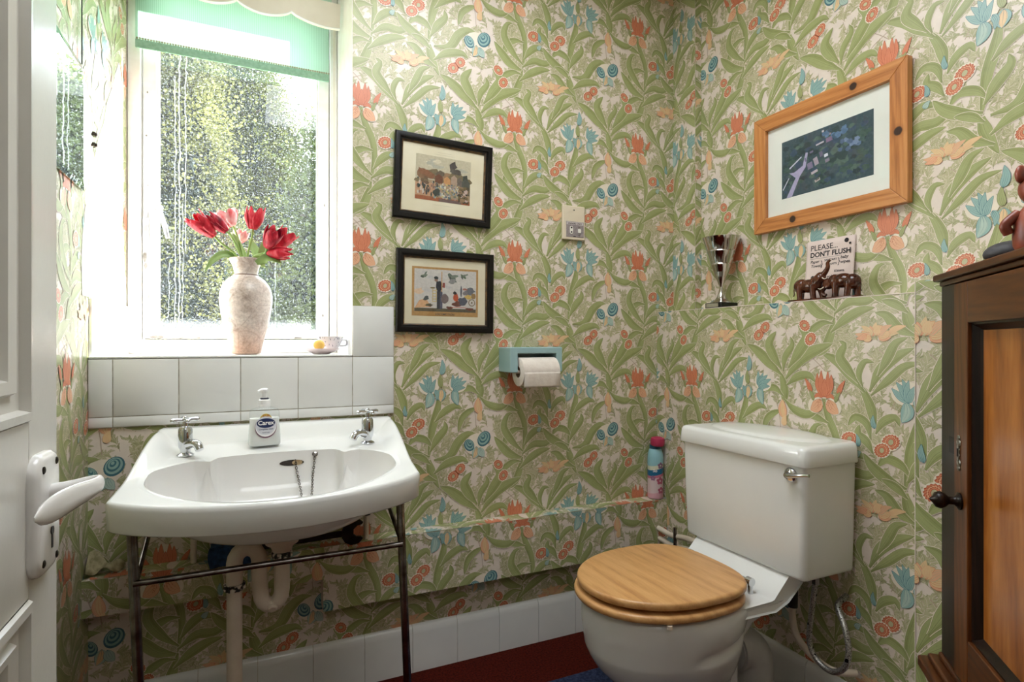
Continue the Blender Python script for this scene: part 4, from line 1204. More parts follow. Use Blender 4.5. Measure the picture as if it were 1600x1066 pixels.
# ------------------------------------------------------------------ toilet
TY = 1.190
TO = thing('toilet', 'white close-coupled toilet with a wooden seat in the corner', 'toilet', (1.05, TY, 0))
def egg(xf, xb, hw, z, n=56, split=.55, eb=2.8, yc=TY):
    xc = lerp(xf, xb, split); out = []
    for k in range(n):
        a = 2 * PI * k / n; c, s = math.cos(a), math.sin(a)
        e = 2.0 if c < 0 else eb
        r = (abs(c) ** e + abs(s) ** (2.15 if c < 0 else eb)) ** (-1 / (2.1 if c < 0 else eb))
        out.append(V3((xc + c * r * ((xc - xf) if c < 0 else (xb - xc)), yc + s * r * hw, z)))
    return out
m = MB()
secs = [(0, .842, 1.175, .112, 3), (.006, .840, 1.178, .114, 3), (.05, .856, 1.165, .104, 3), (.10, .862, 1.160, .101, 2.8), (.15, .862, 1.162, .102, 2.8), (.172, .852, 1.164, .107, 2.7), (.19, .832, 1.166, .120, 2.5), (.21, .806, 1.168, .137, 2.4), (.235, .784, 1.170, .153, 2.3), (.26, .769, 1.172, .164, 2.3)]
secs += [(.28 + .006 * k, .761 - .0008 * k, 1.174 + .0008 * k, .171 + .0009 * k, 2.3) for k in range(10)]
secs += [(.35, .753, 1.184, .182, 2.3), (.372, .753, 1.184, .184, 2.4), (.385, .754, 1.184, .183, 2.5), (.394, .757, 1.183, .181, 2.5), (.398, .765, 1.18, .174, 2.5)]
rings = []
for z, xf, xb, hw, eb in secs:
    rg = egg(xf, xb, hw, z, 96, .55, eb)
    for p in rg:        # moulded finger groove in each side of the pan
        dn = .009 * math.exp(-((z - .312 + (p.x - 1.05) * -.10) / .013) ** 2) * sstep(.925, .975, p.x) * sstep(1.14, 1.10, p.x)
        p.y += dn if p.y < TY else -dn
    rings.append(rg)
m.loft(rings)
# body that carries the shelf, running down to the outlet
def rr3(x0, x1, hw, z, r_): return [(x, y, z) for x, y in rrect(x0, x1, TY - hw, TY + hw, r_, 6)]
m.loft([rr3(1.02, 1.165, .085, .12, .02), rr3(1.02, 1.165, .09, .22, .03), rr3(1.03, 1.175, .105, .28, .04), rr3(1.04, 1.195, .130, .335, .05), rr3(1.05, 1.235, .155, .375, .04), rr3(1.06, 1.25, .163, .392, .03)])
m.build('pan', [CERAMIC], TO, smooth=60)
# moulded groove in the side of the pan
m = MB()
prof = [(1.06, .372), (1.06, .397), (1.182, .399), (1.192, .401), (1.246, .4535), (1.300, .4535), (1.300, .432), (1.285, .418), (1.245, .385), (1.20, .368)]
ys = [(TY - .160, .012), (TY - .166, .004), (TY - .166, 0), (TY + .166, 0), (TY + .166, .004), (TY + .160, .012)]
cxp, czp = 1.24, .41
m.loft([[(cxp + (x - cxp) * (1 - i * 1.5), y, czp + (z - czp) * (1 - i * 6)) for x, z in prof] for y, i in ys])
m.build('cistern_shelf', [CERAMIC], TO, smooth=40)
def slab_egg(name, z0, z1, xf, xb, hw, mat, r=.008, hole=None):
    mm = MB(); L = []
    for q in range(5):
        a = PI / 2 * q / 4; i = r * (1 - math.sin(a)); zz = z0 + r * (1 - math.cos(a))
        L.append(egg(xf + i, xb - i, hw - i, z0 + r - r * math.cos(a) if False else z0 + r * (1 - math.cos(a)) if False else z0 + r * q / 4 * (q / 4), 72, .56, 3.0))
    for q in range(5):
        a = PI / 2 * q / 4; i = r * (1 - math.cos(a))
        L.append(egg(xf + i, xb - i, hw - i, z1 - r + r * math.sin(a), 72, .56, 3.0))
    mm.loft(L)
    return mm.build(name, [mat], TO, smooth=50)
OAK = wood('oak_seat', (176, 122, 72), (206, 154, 98), (222, 174, 118), (3.2, .35, 3), 9, .3, ring=5)
slab_egg('seat', .4055, .4245, .734, 1.150, .188, OAK)
lid = slab_egg('seat_lid', .4335, .4535, .742, 1.158, .184, OAK)
for y in (TY - .165, TY + .165): MB().tube([(.86, y, .397), (.86, y, .4055)], .007, 10).build('buffer', [PIPEWHITE], TO)
m = MB(); m.tube([(1.170, TY - .105, .430), (1.170, TY + .105, .430)], .0055, 14)
for s in (-1, 1):
    m.tube([(1.170, TY + s * .100, .430), (1.170, TY + s * .116, .430)], .011, 18); m.tube([(1.172, TY + s * .108, .399), (1.172, TY + s * .108, .43)], .007, 14)
    m.box((1.145, TY + s * .085 - .012, .4475), (1.17, TY + s * .085 + .012, .4495)) if False else None
m.build('seat_hinge', [CHROME], TO, smooth=50)
CY0, CY1, CX0, CX1 = .967, 1.403, 1.228, X1 - .006
def cring(z, g, r=.018): return [(x, y, z) for x, y in rrect(CX0 - g, CX1, CY0 - g, CY1 + g, r, 7)]
m = MB(); m.loft([cring(.4545, -.013, .012), cring(.457, -.009, .015), cring(.466, -.006, .018), cring(.60, -.002), cring(.742, .001)]); m.build('cistern', [CERAMIC], TO, smooth=60)
m = MB(); m.loft([cring(.743, .001), cring(.7435, .010, .022), cring(.746, .0115, .024), cring(.781, .008, .022), cring(.789, .004, .020), cring(.7925, -.003, .016), cring(.7935, -.012, .012)], 0, True, True)
def domed(u, v):
    x = lerp(CX0 + .026, CX1, u); y = lerp(CY0 + .026, CY1 - .026, v)
    e = ((v - .5) * 2) ** 2 * 1.0 + ((u - .55) / .55) ** 2
    return V3((x, y, .7928 + .0115 * max(0, 1 - e) ** .35))
m.grid(domed, 24, 44)
m.build('cistern_lid', [CERAMIC], TO, smooth=50)
m = MB(); c = V3((CX0 - .001, 1.003, .719)); R_ = Matrix.Rotation(-PI / 2, 4, 'Y')
m.lathe([(.018, 0), (.0185, .004), (.014, .008), (.008, .010), (.007, .02)], c, 28, M=R_)
m.tube([c + V3((-.017, 0, 0)), c + V3((-.020, -.014, .002)), c + V3((-.019, -.040, .008)), c + V3((-.016, -.062, .012))], [.0065, .006, .0055, .0045], 14, smooth=5)
m.build('flush_lever', [CHROME], TO, smooth=60)

# soil connector behind the pan
SO = thing('soil_pipe', 'grey white plastic soil pipe bend behind the toilet pan', 'soil pipe', (1.26, 1.15, 0))
path = [(1.180, 1.160, .218), (1.20, 1.160, .218)]
for k in range(0, 9): a = PI / 2 * k / 8; path.append((1.205 + .05 * math.sin(a), 1.160 - .008 * math.sin(a), .168 + .05 * math.cos(a)))
path += [(1.255, 1.152, .10), (1.255, 1.152, .002)]
MB().tube(path, .054, 32).build('pipe_bend', [GREYPIPE], SO, smooth=60)
m = MB(); m.tube([(1.183, 1.160, .218), (1.200, 1.160, .218)], .061, 32); m.build('collar', [GREYPIPE], SO, smooth=50)
m = MB(); m.tube([(1.255, 1.152, .001), (1.255, 1.152, .05)], .060, 32); m.build('floor_socket', [GREYPIPE], SO, smooth=50)

# hoses under the cistern
FH = thing('flexible_hose', 'braided steel hose looping below the toilet cistern', 'hose', (1.34, 1.0, .2))
BR = NT('braided_steel'); v = BR.coord((1, 1, 1)); n1 = BR.noise(v, 420, 2); n2 = BR.noise(v, 60, 1)
cc = BR.ramp(n1, [(.35, (96, 92, 88)), (.6, (196, 194, 190))]); cc = BR.mix(BR.math('GREATER_THAN', n2, .66), cc, lin((20, 20, 20)))
BR = BR.done(BR.bsdf(cc, .35, .8, .5, n1, .4))
MB().tube([(1.335, 1.018, .425), (1.335, 1.030, .335), (1.335, 1.036, .26), (1.335, 1.012, .222), (1.335, .972, .214), (1.338, .940, .240), (1.342, .932, .285), (1.352, .950, .335), (1.375, .985, .368), (X1 - .004, 1.00, .378)], .0072, 14, smooth=8).build('hose', [BR], FH, smooth=60)
m = MB(); m.tube([(1.335, 1.017, .42), (1.335, 1.017, .4535)], .010, 6); m.build('coupling', [DULLCHROME], FH, smooth=0)
OH = thing('overflow_hose', 'white hose with a black connector under the toilet cistern', 'hose', (1.33, 1.08, .2))
MB().tube([(1.355, 1.104, .33), (1.355, 1.104, .29), (1.355, 1.09, .245), (1.36, 1.05, .212), (1.37, .995, .196), (X1 - .020, .960, .196)], .0092, 14, smooth=8).build('hose', [PIPEWHITE], OH, smooth=60)
m = MB(); m.tube([(1.355, 1.100, .4540), (1.355, 1.100, .41)], .024, 16); m.tube([(1.355, 1.102, .41), (1.355, 1.104, .32)], .0135, 14); m.build('connector', [BLACK], OH, smooth=40)
CP = thing('corner_pipe', 'pair of white water pipes running out of the corner behind the toilet', 'pipe', (1.39, 1.60, .3))
for z, dx in ((.348, 0), (.308, .006)):
    MB().tube([(1.392 + dx, 1.722, z), (1.388 + dx, 1.64, z - .002), (1.375 + dx, 1.54, z + .018), (1.372 + dx, 1.40, z + .02)], .0098, 14, smooth=6).build('pipe', [PIPEWHITE], CP, smooth=60)
MB().tube([(1.376, 1.61, .14), (1.376, 1.61, .385)], .0065, 12).build('valve_stem', [DULLCHROME], CP)
MT = MB(); MT.prism([(.60, .86), (1.10, .86), (1.10, 1.05), (.93, 1.05), (.835, 1.10), (.815, TY), (.835, 1.29), (.93, 1.34), (1.10, 1.34), (1.10, 1.53), (.60, 1.53)], .0005, .014)
tag(MT.build('pedestal_mat', [MATBLUE], origin=(.85, 1.19, .0005), smooth=0, bevel=.004), 'navy blue pile mat round the foot of the toilet', 'mat')

# ------------------------------------------------------------------ pictures on the window wall
FRB = plain('black_ebonised_frame', (20, 16, 14), (11, 9, 8), 40, .3, spec=.3, bump=.1); FRG = plain('rubbed_gilt', (112, 82, 46), (44, 32, 22), 60, .4)
INK = plain('engraving_ink', (84, 76, 66), (60, 54, 48), 40, .8)
def ring_frame(w, h, prof, M):
    mm = MB(); rings = []
    for i, d in prof:
        rings.append([M @ V3(p) for p in ((-w / 2 + i, -h / 2 + i, d), (w / 2 - i, -h / 2 + i, d), (w / 2 - i, h / 2 - i, d), (-w / 2 + i, h / 2 - i, d))])
    mm.loft(rings, 0, False, False)
    return mm
PIGM = {}
def pig(c):
    k = tuple(c)
    if k not in PIGM: PIGM[k] = plain('pigment_%d_%d_%d' % k, c, tuple(max(0, q - 12) for q in c), 140, .85)
    return PIGM[k]
class Print:
    """flat printed picture: patches of pigment laid over each other"""
    def __init__(s, M, z): s.m = MB(); s.M = M; s.z = z; s.mats = []; s.k = 0
    def poly(s, pts, c):
        mt = pig(c)
        if mt not in s.mats: s.mats.append(mt)
        s.k += 1; z = s.z + s.k * .000004
        s.m.add([s.M @ V3((p[0], p[1], z)) for p in pts], [tuple(range(len(pts)))], s.mats.index(mt))
    def rect(s, x0, x1, y0, y1, c): s.poly([(x0, y0), (x1, y0), (x1, y1), (x0, y1)], c)
    def blob(s, x, y, rx, ry, c, r, jag=.3, n=11, rot=0):
        P = []
        for k in range(n):
            a = 2 * PI * k / n; q = 1 + r.uniform(-jag, jag); u, w = rx * q * math.cos(a), ry * q * math.sin(a)
            P.append((x + u * math.cos(rot) - w * math.sin(rot), y + u * math.sin(rot) + w * math.cos(rot)))
        s.poly(P, c)
    def build(s, name, parent): return s.m.build(name, s.mats, parent, smooth=0)

def old_frame(label, cx, cz, w, h, rot):
    a = math.radians(rot); u = V3((math.cos(a), 0, -math.sin(a))); v = V3((math.sin(a), 0, math.cos(a)))
    M = frame((cx, D - .004, cz), u, v)
    t = thing_m('picture_frame', label, 'picture', M, 'black framed prints')
    f = ring_frame(w, h, [(0, 0), (0, .013), (.003, .0165), (.012, .0175), (.017, .0165), (.019, .012), (.024, .011)], M).build('frame', [FRB], t, smooth=30)
    ring_frame(w, h, [(.0235, .0113), (.027, .0085), (.028, .004)], M).build('gilt_slip', [FRG], f, smooth=20)
    m = MB(); m.box((-w / 2 + .004, -h / 2 + .004, 0), (w / 2 - .004, h / 2 - .004, .0045), 0, M); m.build('mount', [PAPERW], t, smooth=0)
    m = MB(); m.box((-w / 2 + .026, -h / 2 + .026, .0066), (w / 2 - .026, h / 2 - .026, .0074), 0, M); m.build('glass', [PICGLASS], t, smooth=0)
    return t, M
t, M = old_frame('upper of the two black framed prints, a landscape, hanging slightly crooked', .560, 1.581, .331, .274, 2.0)
r = random.Random(4); P = Print(M, .0047); x0, x1, y0, y1 = -.095, .092, -.069, .077
P.rect(x0, x1, y0, y1, (196, 184, 158)); 
for k in range(7): P.blob(r.uniform(x0 + .02, x1 - .02), r.uniform(.042, .066), r.uniform(.012, .02), .006, r.choice([(206, 196, 172), (178, 172, 156), (214, 202, 176)]), r)
P.rect(x0, x1, y0, -.002, (168, 142, 112))
for k in range(6): P.blob(-.064 + .026 * k, .012 + .006 * math.sin(k * 2), .026, .016, r.choice([(134, 100, 72), (122, 106, 78), (150, 118, 88)]), r)
for k in range(5): P.blob(-.076 + .008 * k, .024 - .003 * k, .012, .01, (138, 92, 64), r)
P.blob(.030, .052, .013, .017, (82, 74, 70), r); P.blob(.045, .036, .014, .009, (88, 80, 72), r); P.blob(.030, .038, .009, .009, (94, 86, 78), r)
P.blob(.074, .010, .012, .02, (70, 72, 62), r); P.blob(-.012, .022, .015, .011, (104, 90, 74), r)
for (a, b, c, d, col) in ((-.03, -.004, -.008, .012, (112, 70, 48)), (.0, .022, -.012, .008, (196, 142, 92)), (.025, .045, -.006, .016, (178, 150, 130)), (.046, .062, -.028, .012, (112, 98, 88)), (.062, .09, -.035, .008, (84, 84, 74))):
    P.poly([(a, c), (b, c - .002), (b, d), ((a + b) / 2, d + .009), (a, d)], col)
P.rect(x0, x0 + .075, y0 + .014, -.012, (196, 150, 116)); P.rect(x0, x1, y0, y0 + .013, (160, 92, 58)); P.rect(x0 + .08, x1 - .03, y0, y0 + .010, (116, 92, 86))
for k in range(150):
    P.blob(r.uniform(-.03, .06), r.uniform(-.056, -.010), r.uniform(.002, .0055), r.uniform(.002, .005), r.choice([(140, 150, 150), (176, 170, 168), (112, 116, 100), (206, 196, 176), (92, 104, 112), (170, 140, 128), (196, 176, 116)]), r)
for k in range(60): P.blob(r.uniform(.052, .086), r.uniform(-.062, -.012), r.uniform(.004, .007), r.uniform(.003, .006), r.choice([(86, 74, 50), (116, 96, 62), (150, 120, 90), (196, 170, 160), (62, 54, 40)]), r)
for k in range(40): P.blob(r.uniform(-.088, -.02), r.uniform(-.05, -.005), .003, r.uniform(.004, .008), r.choice([(70, 66, 66), (206, 190, 176), (140, 110, 96), (54, 64, 56)]), r)
for k in range(8): P.blob(r.uniform(-.092, -.05), r.uniform(-.012, .006), .008, .006, r.choice([(110, 84, 62), (84, 78, 56), (128, 110, 80)]), r)
P.blob(-.025, -.040, .012, .012, (62, 66, 58), r)
P.build('print', t)
for tx, y_ in (('- - - - - - - - - - - - -', .0895), ('- - - - - - - - - - - - - - - - - - -', .0825), ('- - - - - - - - - - - - - - - - - - -', -.0825)):
    lettering([(tx, 0, y_, .006, 'CENTER', 0, 0)], M @ Matrix.Translation((0, 0, .0048)), [INK], t, 'caption', .0001)

t, M = old_frame('lower of the two black framed prints, little figures on a brown mount', .5675, 1.218, .331, .266, .5)
r = random.Random(9); P = Print(M, .0047)
P.rect(-.114, .112, -.080, .079, (186, 142, 88)); P.rect(-.106, .105, -.065, .072, (206, 198, 192)); P.rect(-.1055, .1045, -.065, -.054, (96, 86, 66))
for k in range(26): P.blob(r.uniform(-.1, .1), r.uniform(-.05, .066), r.uniform(.008, .016), r.uniform(.003, .006), r.choice([(196, 190, 188), (212, 204, 196), (206, 192, 178)]), r)
P.poly([(-.105, -.055), (-.09, -.03), (-.068, -.022), (-.05, -.05)], (216, 168, 128)); P.blob(-.09, .0, .014, .01, (222, 190, 160), r)
P.blob(-.066, -.022, .010, .006, (84, 90, 92), r, rot=.6); P.blob(-.058, -.044, .013, .005, (92, 86, 66), r)
# a strolling figure with a drum and tray (plain invented scene)
P.rect(-.031, -.016, -.056, .002, (46, 46, 56)); P.rect(-.021, -.012, -.056, .0, (84, 82, 98)); P.blob(-.024, .018, .012, .018, (36, 38, 50), r, .15); P.blob(-.034, .038, .006, .006, (150, 116, 100), r, .1); P.blob(-.034, .045, .008, .005, (46, 54, 54), r, .1)
P.blob(-.004, -.022, .013, .016, (120, 102, 100), r, .06, 16); P.rect(-.016, -.013, .0, .066, (196, 150, 96)); P.rect(-.012, -.004, .014, .030, (140, 62, 50)); P.blob(-.045, .012, .009, .0025, (120, 104, 66), r, .1)
for a, b in ((-.046, -.044), (-.034, -.032)): P.rect(a, b, -.034, .010, (196, 166, 84))
for k in range(5): P.rect(-.046, -.032, -.034 + .009 * k, -.032 + .009 * k, (206, 176, 92))
for (x, y, s, ro, c) in ((-.075, .050, 1.0, .2, (104, 116, 92)), (.020, .048, 1.5, -.7, (98, 108, 98)), (.060, .054, 1.0, -.6, (92, 108, 82))):
    P.blob(x, y, .013 * s, .0045 * s, c, r, .25, rot=ro); P.blob(x + .004, y + .004, .012 * s, .003 * s, (116, 124, 110), r, .25, rot=ro + .9); P.blob(x - .005, y - .004, .006 * s, .0025 * s, (70, 76, 70), r, .2, rot=ro - .5)
P.blob(.022, .036, .012, .009, (140, 138, 136), r); P.blob(.034, -.018, .010, .014, (190, 84, 46), r, .2); P.blob(.030, -.002, .006, .006, (46, 42, 40), r, .2); P.blob(.040, -.038, .020, .010, (112, 66, 52), r); P.blob(.058, -.028, .016, .014, (86, 88, 100), r); P.blob(.052, .004, .003, .02, (84, 84, 92), r, .1)
P.blob(.072, .0, .016, .010, (126, 118, 120), r); P.blob(.086, .006, .014, .012, (112, 112, 118), r); P.blob(.076, -.014, .012, .007, (206, 170, 96), r); P.blob(.066, .012, .008, .004, (170, 110, 96), r); P.blob(.094, -.010, .008, .012, (150, 120, 78), r)
for q, c in ((.012, (120, 100, 70)), (.0095, (206, 196, 188)), (.003, (110, 96, 70))): P.blob(.090, -.032, q, q, c, r, .02, 20)
P.blob(.012, -.052, .010, .006, (104, 56, 40), r); P.blob(.082, -.054, .013, .005, (116, 56, 40), r); P.rect(.02, .07, -.050, -.048, (206, 120, 100))
P.build('print', t)
lettering([('LOCOMOTION', -.004, -.0765, .0095, 'CENTER', .0001, .15)], M @ Matrix.Translation((0, 0, .0052)), [INK], t, 'caption', .0001)

# ------------------------------------------------------------------ pine framed aerial photograph on the right wall
M = frame((X2 - .004, 1.1425, 1.602), (0, -1, 0), (0, 0, 1))
t = thing_m('pine_picture_frame', 'knotty pine framed aerial photograph on the right wall above the ledge', 'picture', M)
w, h, fw, th = .490, .378, .046, .022
PH = wood('pine_horizontal', (146, 84, 40), (190, 122, 64), (212, 150, 90), (.35, 7, 7), 5, .35, [(.10, .167, .02, .012), (-.095, -.166, .02, .012)], ring=5)
PVt = wood('pine_vertical', (146, 84, 40), (190, 122, 64), (212, 150, 90), (7, .35, 7), 5, .35, [(.222, .0, .02, .0125), (-.240, .01, .012, .008)], ring=5)
a, b = w / 2, h / 2; c, d = a - fw, b - fw
for poly, mt in (([(-a, b), (-c, d), (c, d), (a, b)], PH), ([(-a, -b), (a, -b), (c, -d), (-c, -d)], PH), ([(-a, -b), (-c, -d), (-c, d), (-a, b)], PVt), ([(a, -b), (a, b), (c, d), (c, -d)], PVt)):
    m = MB(); m.prism(poly if (poly[1][0] - poly[0][0]) * (poly[2][1] - poly[0][1]) - (poly[2][0] - poly[0][0]) * (poly[1][1] - poly[0][1]) > 0 else poly[::-1], .0, th)
    m.build('frame_rail', [mt], t, local=True, smooth=0, bevel=.002)
m = MB(); m.box((-c - .004, -d - .004, .002), (c + .004, d + .004, .0075), 0, M); m.build('mount', [MOUNTW], t, smooth=0)
m = MB(); m.box((-c - .002, -d - .002, .0105), (c + .002, d + .002, .0118), 0, M); m.build('glass', [PICGLASS], t, smooth=0)
P = Print(M, .0077); x0, x1, y0, y1 = -.146, .149, -.092, .089; r = random.Random(6)
P.rect(x0, x1, y0, y1, (62, 82, 92))
def inb(x, y, e=.012): return x0 + e < x < x1 - e and y0 + e < y < y1 - e
for k in range(230):
    x, y = r.uniform(x0, x1), r.uniform(y0, y1)
    s = r.uniform(.006, .016)
    if inb(x, y, s * 1.35): P.blob(x, y, s, s * .7, r.choice([(50, 70, 74), (74, 96, 98), (60, 80, 104), (44, 62, 72), (84, 106, 100), (66, 90, 84)]), r)
P.poly([(-.128, -.0915), (-.108, -.0915), (-.080, -.035), (-.060, -.012), (-.052, .03), (-.060, .032), (-.070, -.005), (-.10, -.018), (-.118, -.016), (-.095, -.036)], (176, 168, 200))
P.poly([(-.118, .0), (-.075, .025), (-.073, .022), (-.116, -.004)], (206, 204, 224)); P.poly([(-.142, -.062), (-.12, -.03), (-.118, -.032), (-.14, -.066)], (206, 204, 224))
for (x, y, wx, wy, ro, c) in ((-.045, -.012, .018, .02, .2, (132, 120, 150)), (-.025, -.004, .014, .024, .3, (176, 160, 176)), (-.03, -.035, .022, .008, .25, (196, 180, 190)), (-.008, .012, .010, .016, .2, (110, 102, 132)), (.008, .004, .012, .009, .2, (224, 222, 236)), (.012, -.012, .014, .010, .2, (140, 128, 150)), (-.012, .045, .026, .005, .15, (186, 178, 190)), (.018, .048, .020, .013, .15, (136, 110, 140)), (.016, .062, .016, .005, .15, (156, 130, 150)), (-.02, -.062, .018, .008, .3, (186, 172, 170)), (-.02, -.06, .012, .004, .3, (110, 96, 100)), (-.002, .078, .007, .006, 0, (196, 190, 200)), (-.04, .028, .012, .006, .2, (120, 108, 140)), (-.06, .01, .006, .012, .2, (120, 112, 146))):
    P.poly([(x + wx * i * math.cos(ro) - wy * j * math.sin(ro), y + wx * i * math.sin(ro) + wy * j * math.cos(ro)) for i, j in ((-.5, -.5), (.5, -.5), (.5, .5), (-.5, .5))], c)
for k in range(12): P.blob(r.uniform(.045, .11), r.uniform(.0, .03), .008, .006, r.choice([(96, 116, 150), (120, 136, 170), (84, 104, 136)]), r)
for k in range(10): P.blob(r.uniform(.0, .07), r.uniform(.05, .072), .01, .007, r.choice([(84, 112, 146), (70, 96, 124), (96, 124, 160)]), r)
P.build('aerial_photograph', t)

# ------------------------------------------------------------------ shaver socket
M = frame((1.050, D - .0015, 1.487), (1, 0, 0), (0, 0, 1))
t = thing_m('shaver_socket', 'cream shaver socket with a grey panel on the wallpapered window wall', 'socket', M)
m = MB(); m.box((-.047, -.062, 0), (.047, .062, .012)); m.build('face_plate', [plain('ivory_plastic', (226, 212, 188), (220, 206, 182), 10, .4)], t, local=True, bevel=.004)
m = MB(); m.box((-.033, -.052, .0119), (.040, .004, .0132)); gp = m.build('grey_panel', [plain('grey_metal_panel', (166, 156, 158), (148, 140, 142), 160, .4, .3)], t, local=True, smooth=0)
m = MB(); m.box((-.031, -.0075, .0131), (.038, .0025, .0136)); m.build('title_strip', [plain('pale_strip', (206, 196, 196), None, 20, .5)], gp, local=True, smooth=0)
for ln_ in (('SHAVERS ONLY', .0035, -.0058, .0082, 'CENTER', .00015, 0), ('-', -.028, -.030, .010, 'CENTER', .0001, 0), ('230', .0195, -.0175, .0062, 'CENTER', .0001, 0), ('115', .0195, -.047, .0062, 'CENTER', .0001, 0)):
    lettering([ln_], M @ Matrix.Translation((0, 0, .0138)), [INK], gp, 'lettering', .0001)
INS = plain('white_insert', (240, 236, 226), None, 20, .35)
m = MB(); m.prism(rrect(-.018, -.006, -.041, -.0125, .0055, 5), .013, .0150); m.build('outlet', [INS], gp, local=True)
m = MB(); m.prism(rrect(.0155, .0265, -.036, -.022, .002, 3), .013, .0165); m.build('voltage_switch', [INS], gp, local=True)
for z in (-.0185, -.0345):
    m = MB(); m.lathe([(.0033, .0148), (.0033, .0153)], (-.012, z, 0), 12); m.build('pin_hole', [BLACK], gp, local=True, smooth=0)
m = MB(); m.lathe([(.0024, .0119), (.0024, .0124)], (0, .046, 0), 10); m.build('screw', [BLACK], t, local=True, smooth=0)
m = MB(); m.box((-.004, -.0505, .0131), (.006, -.0485, .0137)); m.build('printed_mark', [BLACK], gp, local=True, smooth=0)

# ------------------------------------------------------------------ paper holder and roll
m = MB()
po = [(.758, .953), (.786, .953), (.786, 1.016), (.930, 1.016), (.930, .953), (.953, .953), (.953, 1.037), (.758, 1.037)]
m.add([(x, 1.684, z) for x, z in po] + [(x, D - .0012, z) for x, z in po], [tuple(range(8)), tuple(range(8, 16))[::-1]] + [(i, 8 + i, 8 + (i + 1) % 8, (i + 1) % 8) for i in range(8)])
m.box((.782, D - .008, .953), (.934, D - .0012, 1.03))
hd = m.build('paper_holder', [plain('duck_egg_blue_glaze', (160, 190, 192), (150, 182, 186), 8, .15)], origin=(.856, D - .0012, .953), smooth=45, bevel=.006, bseg=3)
tag(hd, 'duck egg blue ceramic toilet paper holder fixed to the window wall', 'paper holder')
PAPERROLL = plain('soft_white_tissue', (232, 222, 212), (224, 212, 202), 60, .95, bump=.3)
t = thing('toilet_roll', 'part used white toilet roll hanging in the blue paper holder', 'toilet roll', (.858, 1.695, .905))
R_ = Matrix.Rotation(PI / 2, 4, 'Y'); cR = V3((.858, 1.696, .955))
m = MB(); m.lathe([(.019, -.067), (.046, -.0675), (.048, -.066), (.048, .066), (.046, .0675), (.019, .067)], cR, 48, M=R_, cap0=False, cap1=False)
ro = m.build('paper', [PAPERROLL], t, smooth=50)
MB().tube([(.784, 1.696, .955), (.932, 1.696, .955)], .006, 14).build('spindle', [PIPEWHITE], hd)
m = MB(); m.lathe([(.019, -.067), (.019, .067)], cR, 24, M=R_, cap0=False, cap1=False); m.lathe([(.0175, -.067), (.0175, .067)], cR, 24, M=R_, cap0=False, cap1=False); m.build('core', [plain('brown_cardboard', (146, 120, 96), None, 40, .9)], t)
m = MB(); m.grid(lambda u, v: V3((.792 + .132 * u, 1.6475 - .0005 + .006 * v * v, .955 - .050 * v)), 6, 8); m.build('loose_sheet', [PAPERROLL], ro, smooth=60, solid=.0006)

# ------------------------------------------------------------------ air freshener can
CN = (1.400, 1.7505, .4565)
t = thing('air_freshener', 'pink and pale blue spray can standing in the corner beside the toilet cistern', 'spray can', CN)
def can_mat():
    tt = NT('printed_can'); tc = tt.n('ShaderNodeTexCoord'); sx = tt.n('ShaderNodeSeparateXYZ'); tt.l(tc.outputs['Object'], sx.inputs[0])
    z = tt.math('ADD', sx.outputs['Z'], tt.math('MULTIPLY', sx.outputs['X'], -.25))
    z = tt.math('MULTIPLY', z, 5.0)
    nd = tt.n('ShaderNodeValToRGB'); nd.color_ramp.interpolation = 'CONSTANT'
    el = nd.color_ramp.elements; el[0].position = 0; el[0].color = lin((222, 168, 180)); el[1].position = .14; el[1].color = lin((226, 204, 206))
    for p, c in ((.42, (206, 120, 142)), (.47, (36, 108, 148)), (.58, (216, 214, 190)), (.66, (150, 196, 206))):
        e = el.new(p); e.color = lin(c)
    tt.l(z, nd.inputs[0]); return tt.done(tt.bsdf(nd.outputs[0], .3))
m = MB(); m.lathe([(.0265, 0), (.029, .002), (.030, .008), (.030, .150), (.0285, .168), (.0245, .184), (.021, .190)], CN, 40); cb = m.build('can', [can_mat()], t)
m = MB(); m.lathe([(.0215, .188), (.0225, .194), (.0225, .200), (.021, .203)], CN, 32); m.build('neck_ring', [plain('petrol_blue', (40, 96, 124), None, 20, .4)], t)
m = MB(); m.lathe([(.0225, .202), (.0262, .206), (.0268, .224), (.024, .232), (.012, .236)], (CN[0], CN[1], CN[2]), 36, M=Matrix.Rotation(.06, 4, 'X')); m.build('spray_cap', [plain('raspberry_plastic', (176, 48, 84), (160, 40, 74), 20, .45)], t)
FP = [plain('mauve_print', (150, 110, 140), None, 20, .4), plain('rose_print', (186, 96, 120), None, 20, .4)]
def canpt(a, z, o=.0303): return V3((CN[0] + o * math.cos(a), CN[1] + o * math.sin(a), CN[2] + z))
for (a0, z0, s, mi) in ((-1.55, .128, .0125, 0), (-1.62, .070, .0145, 1), (-1.50, .034, .013, 1), (-2.55, .080, .010, 0)):
    m = MB()
    for k in range(5):
        b = 2 * PI * k / 5 + .3; pts = []
        for q in range(10):
            e = 2 * PI * q / 10; u = s * .62 * math.cos(b) + s * .42 * math.cos(e); w = s * .62 * math.sin(b) + s * .42 * math.sin(e)
            pts.append(canpt(a0 + u / .03, z0 + w, .0304 + .00004 * k))
        m.add(pts, [tuple(range(10))])
    m.build('flower_print', [FP[mi]], cb, smooth=0)
lettering([('So', 0, 0, .016, 'CENTER', .0003, .2)], frame(tuple(canpt(-2.30, .104, .0310)), (math.sin(2.30) * 1, -math.cos(2.30) * -1 if False else math.cos(2.30) * 1 * -1 * -1, 0) if False else (-math.sin(-2.30), math.cos(-2.30), 0), (0, 0, 1)), [PUMPW], cb)

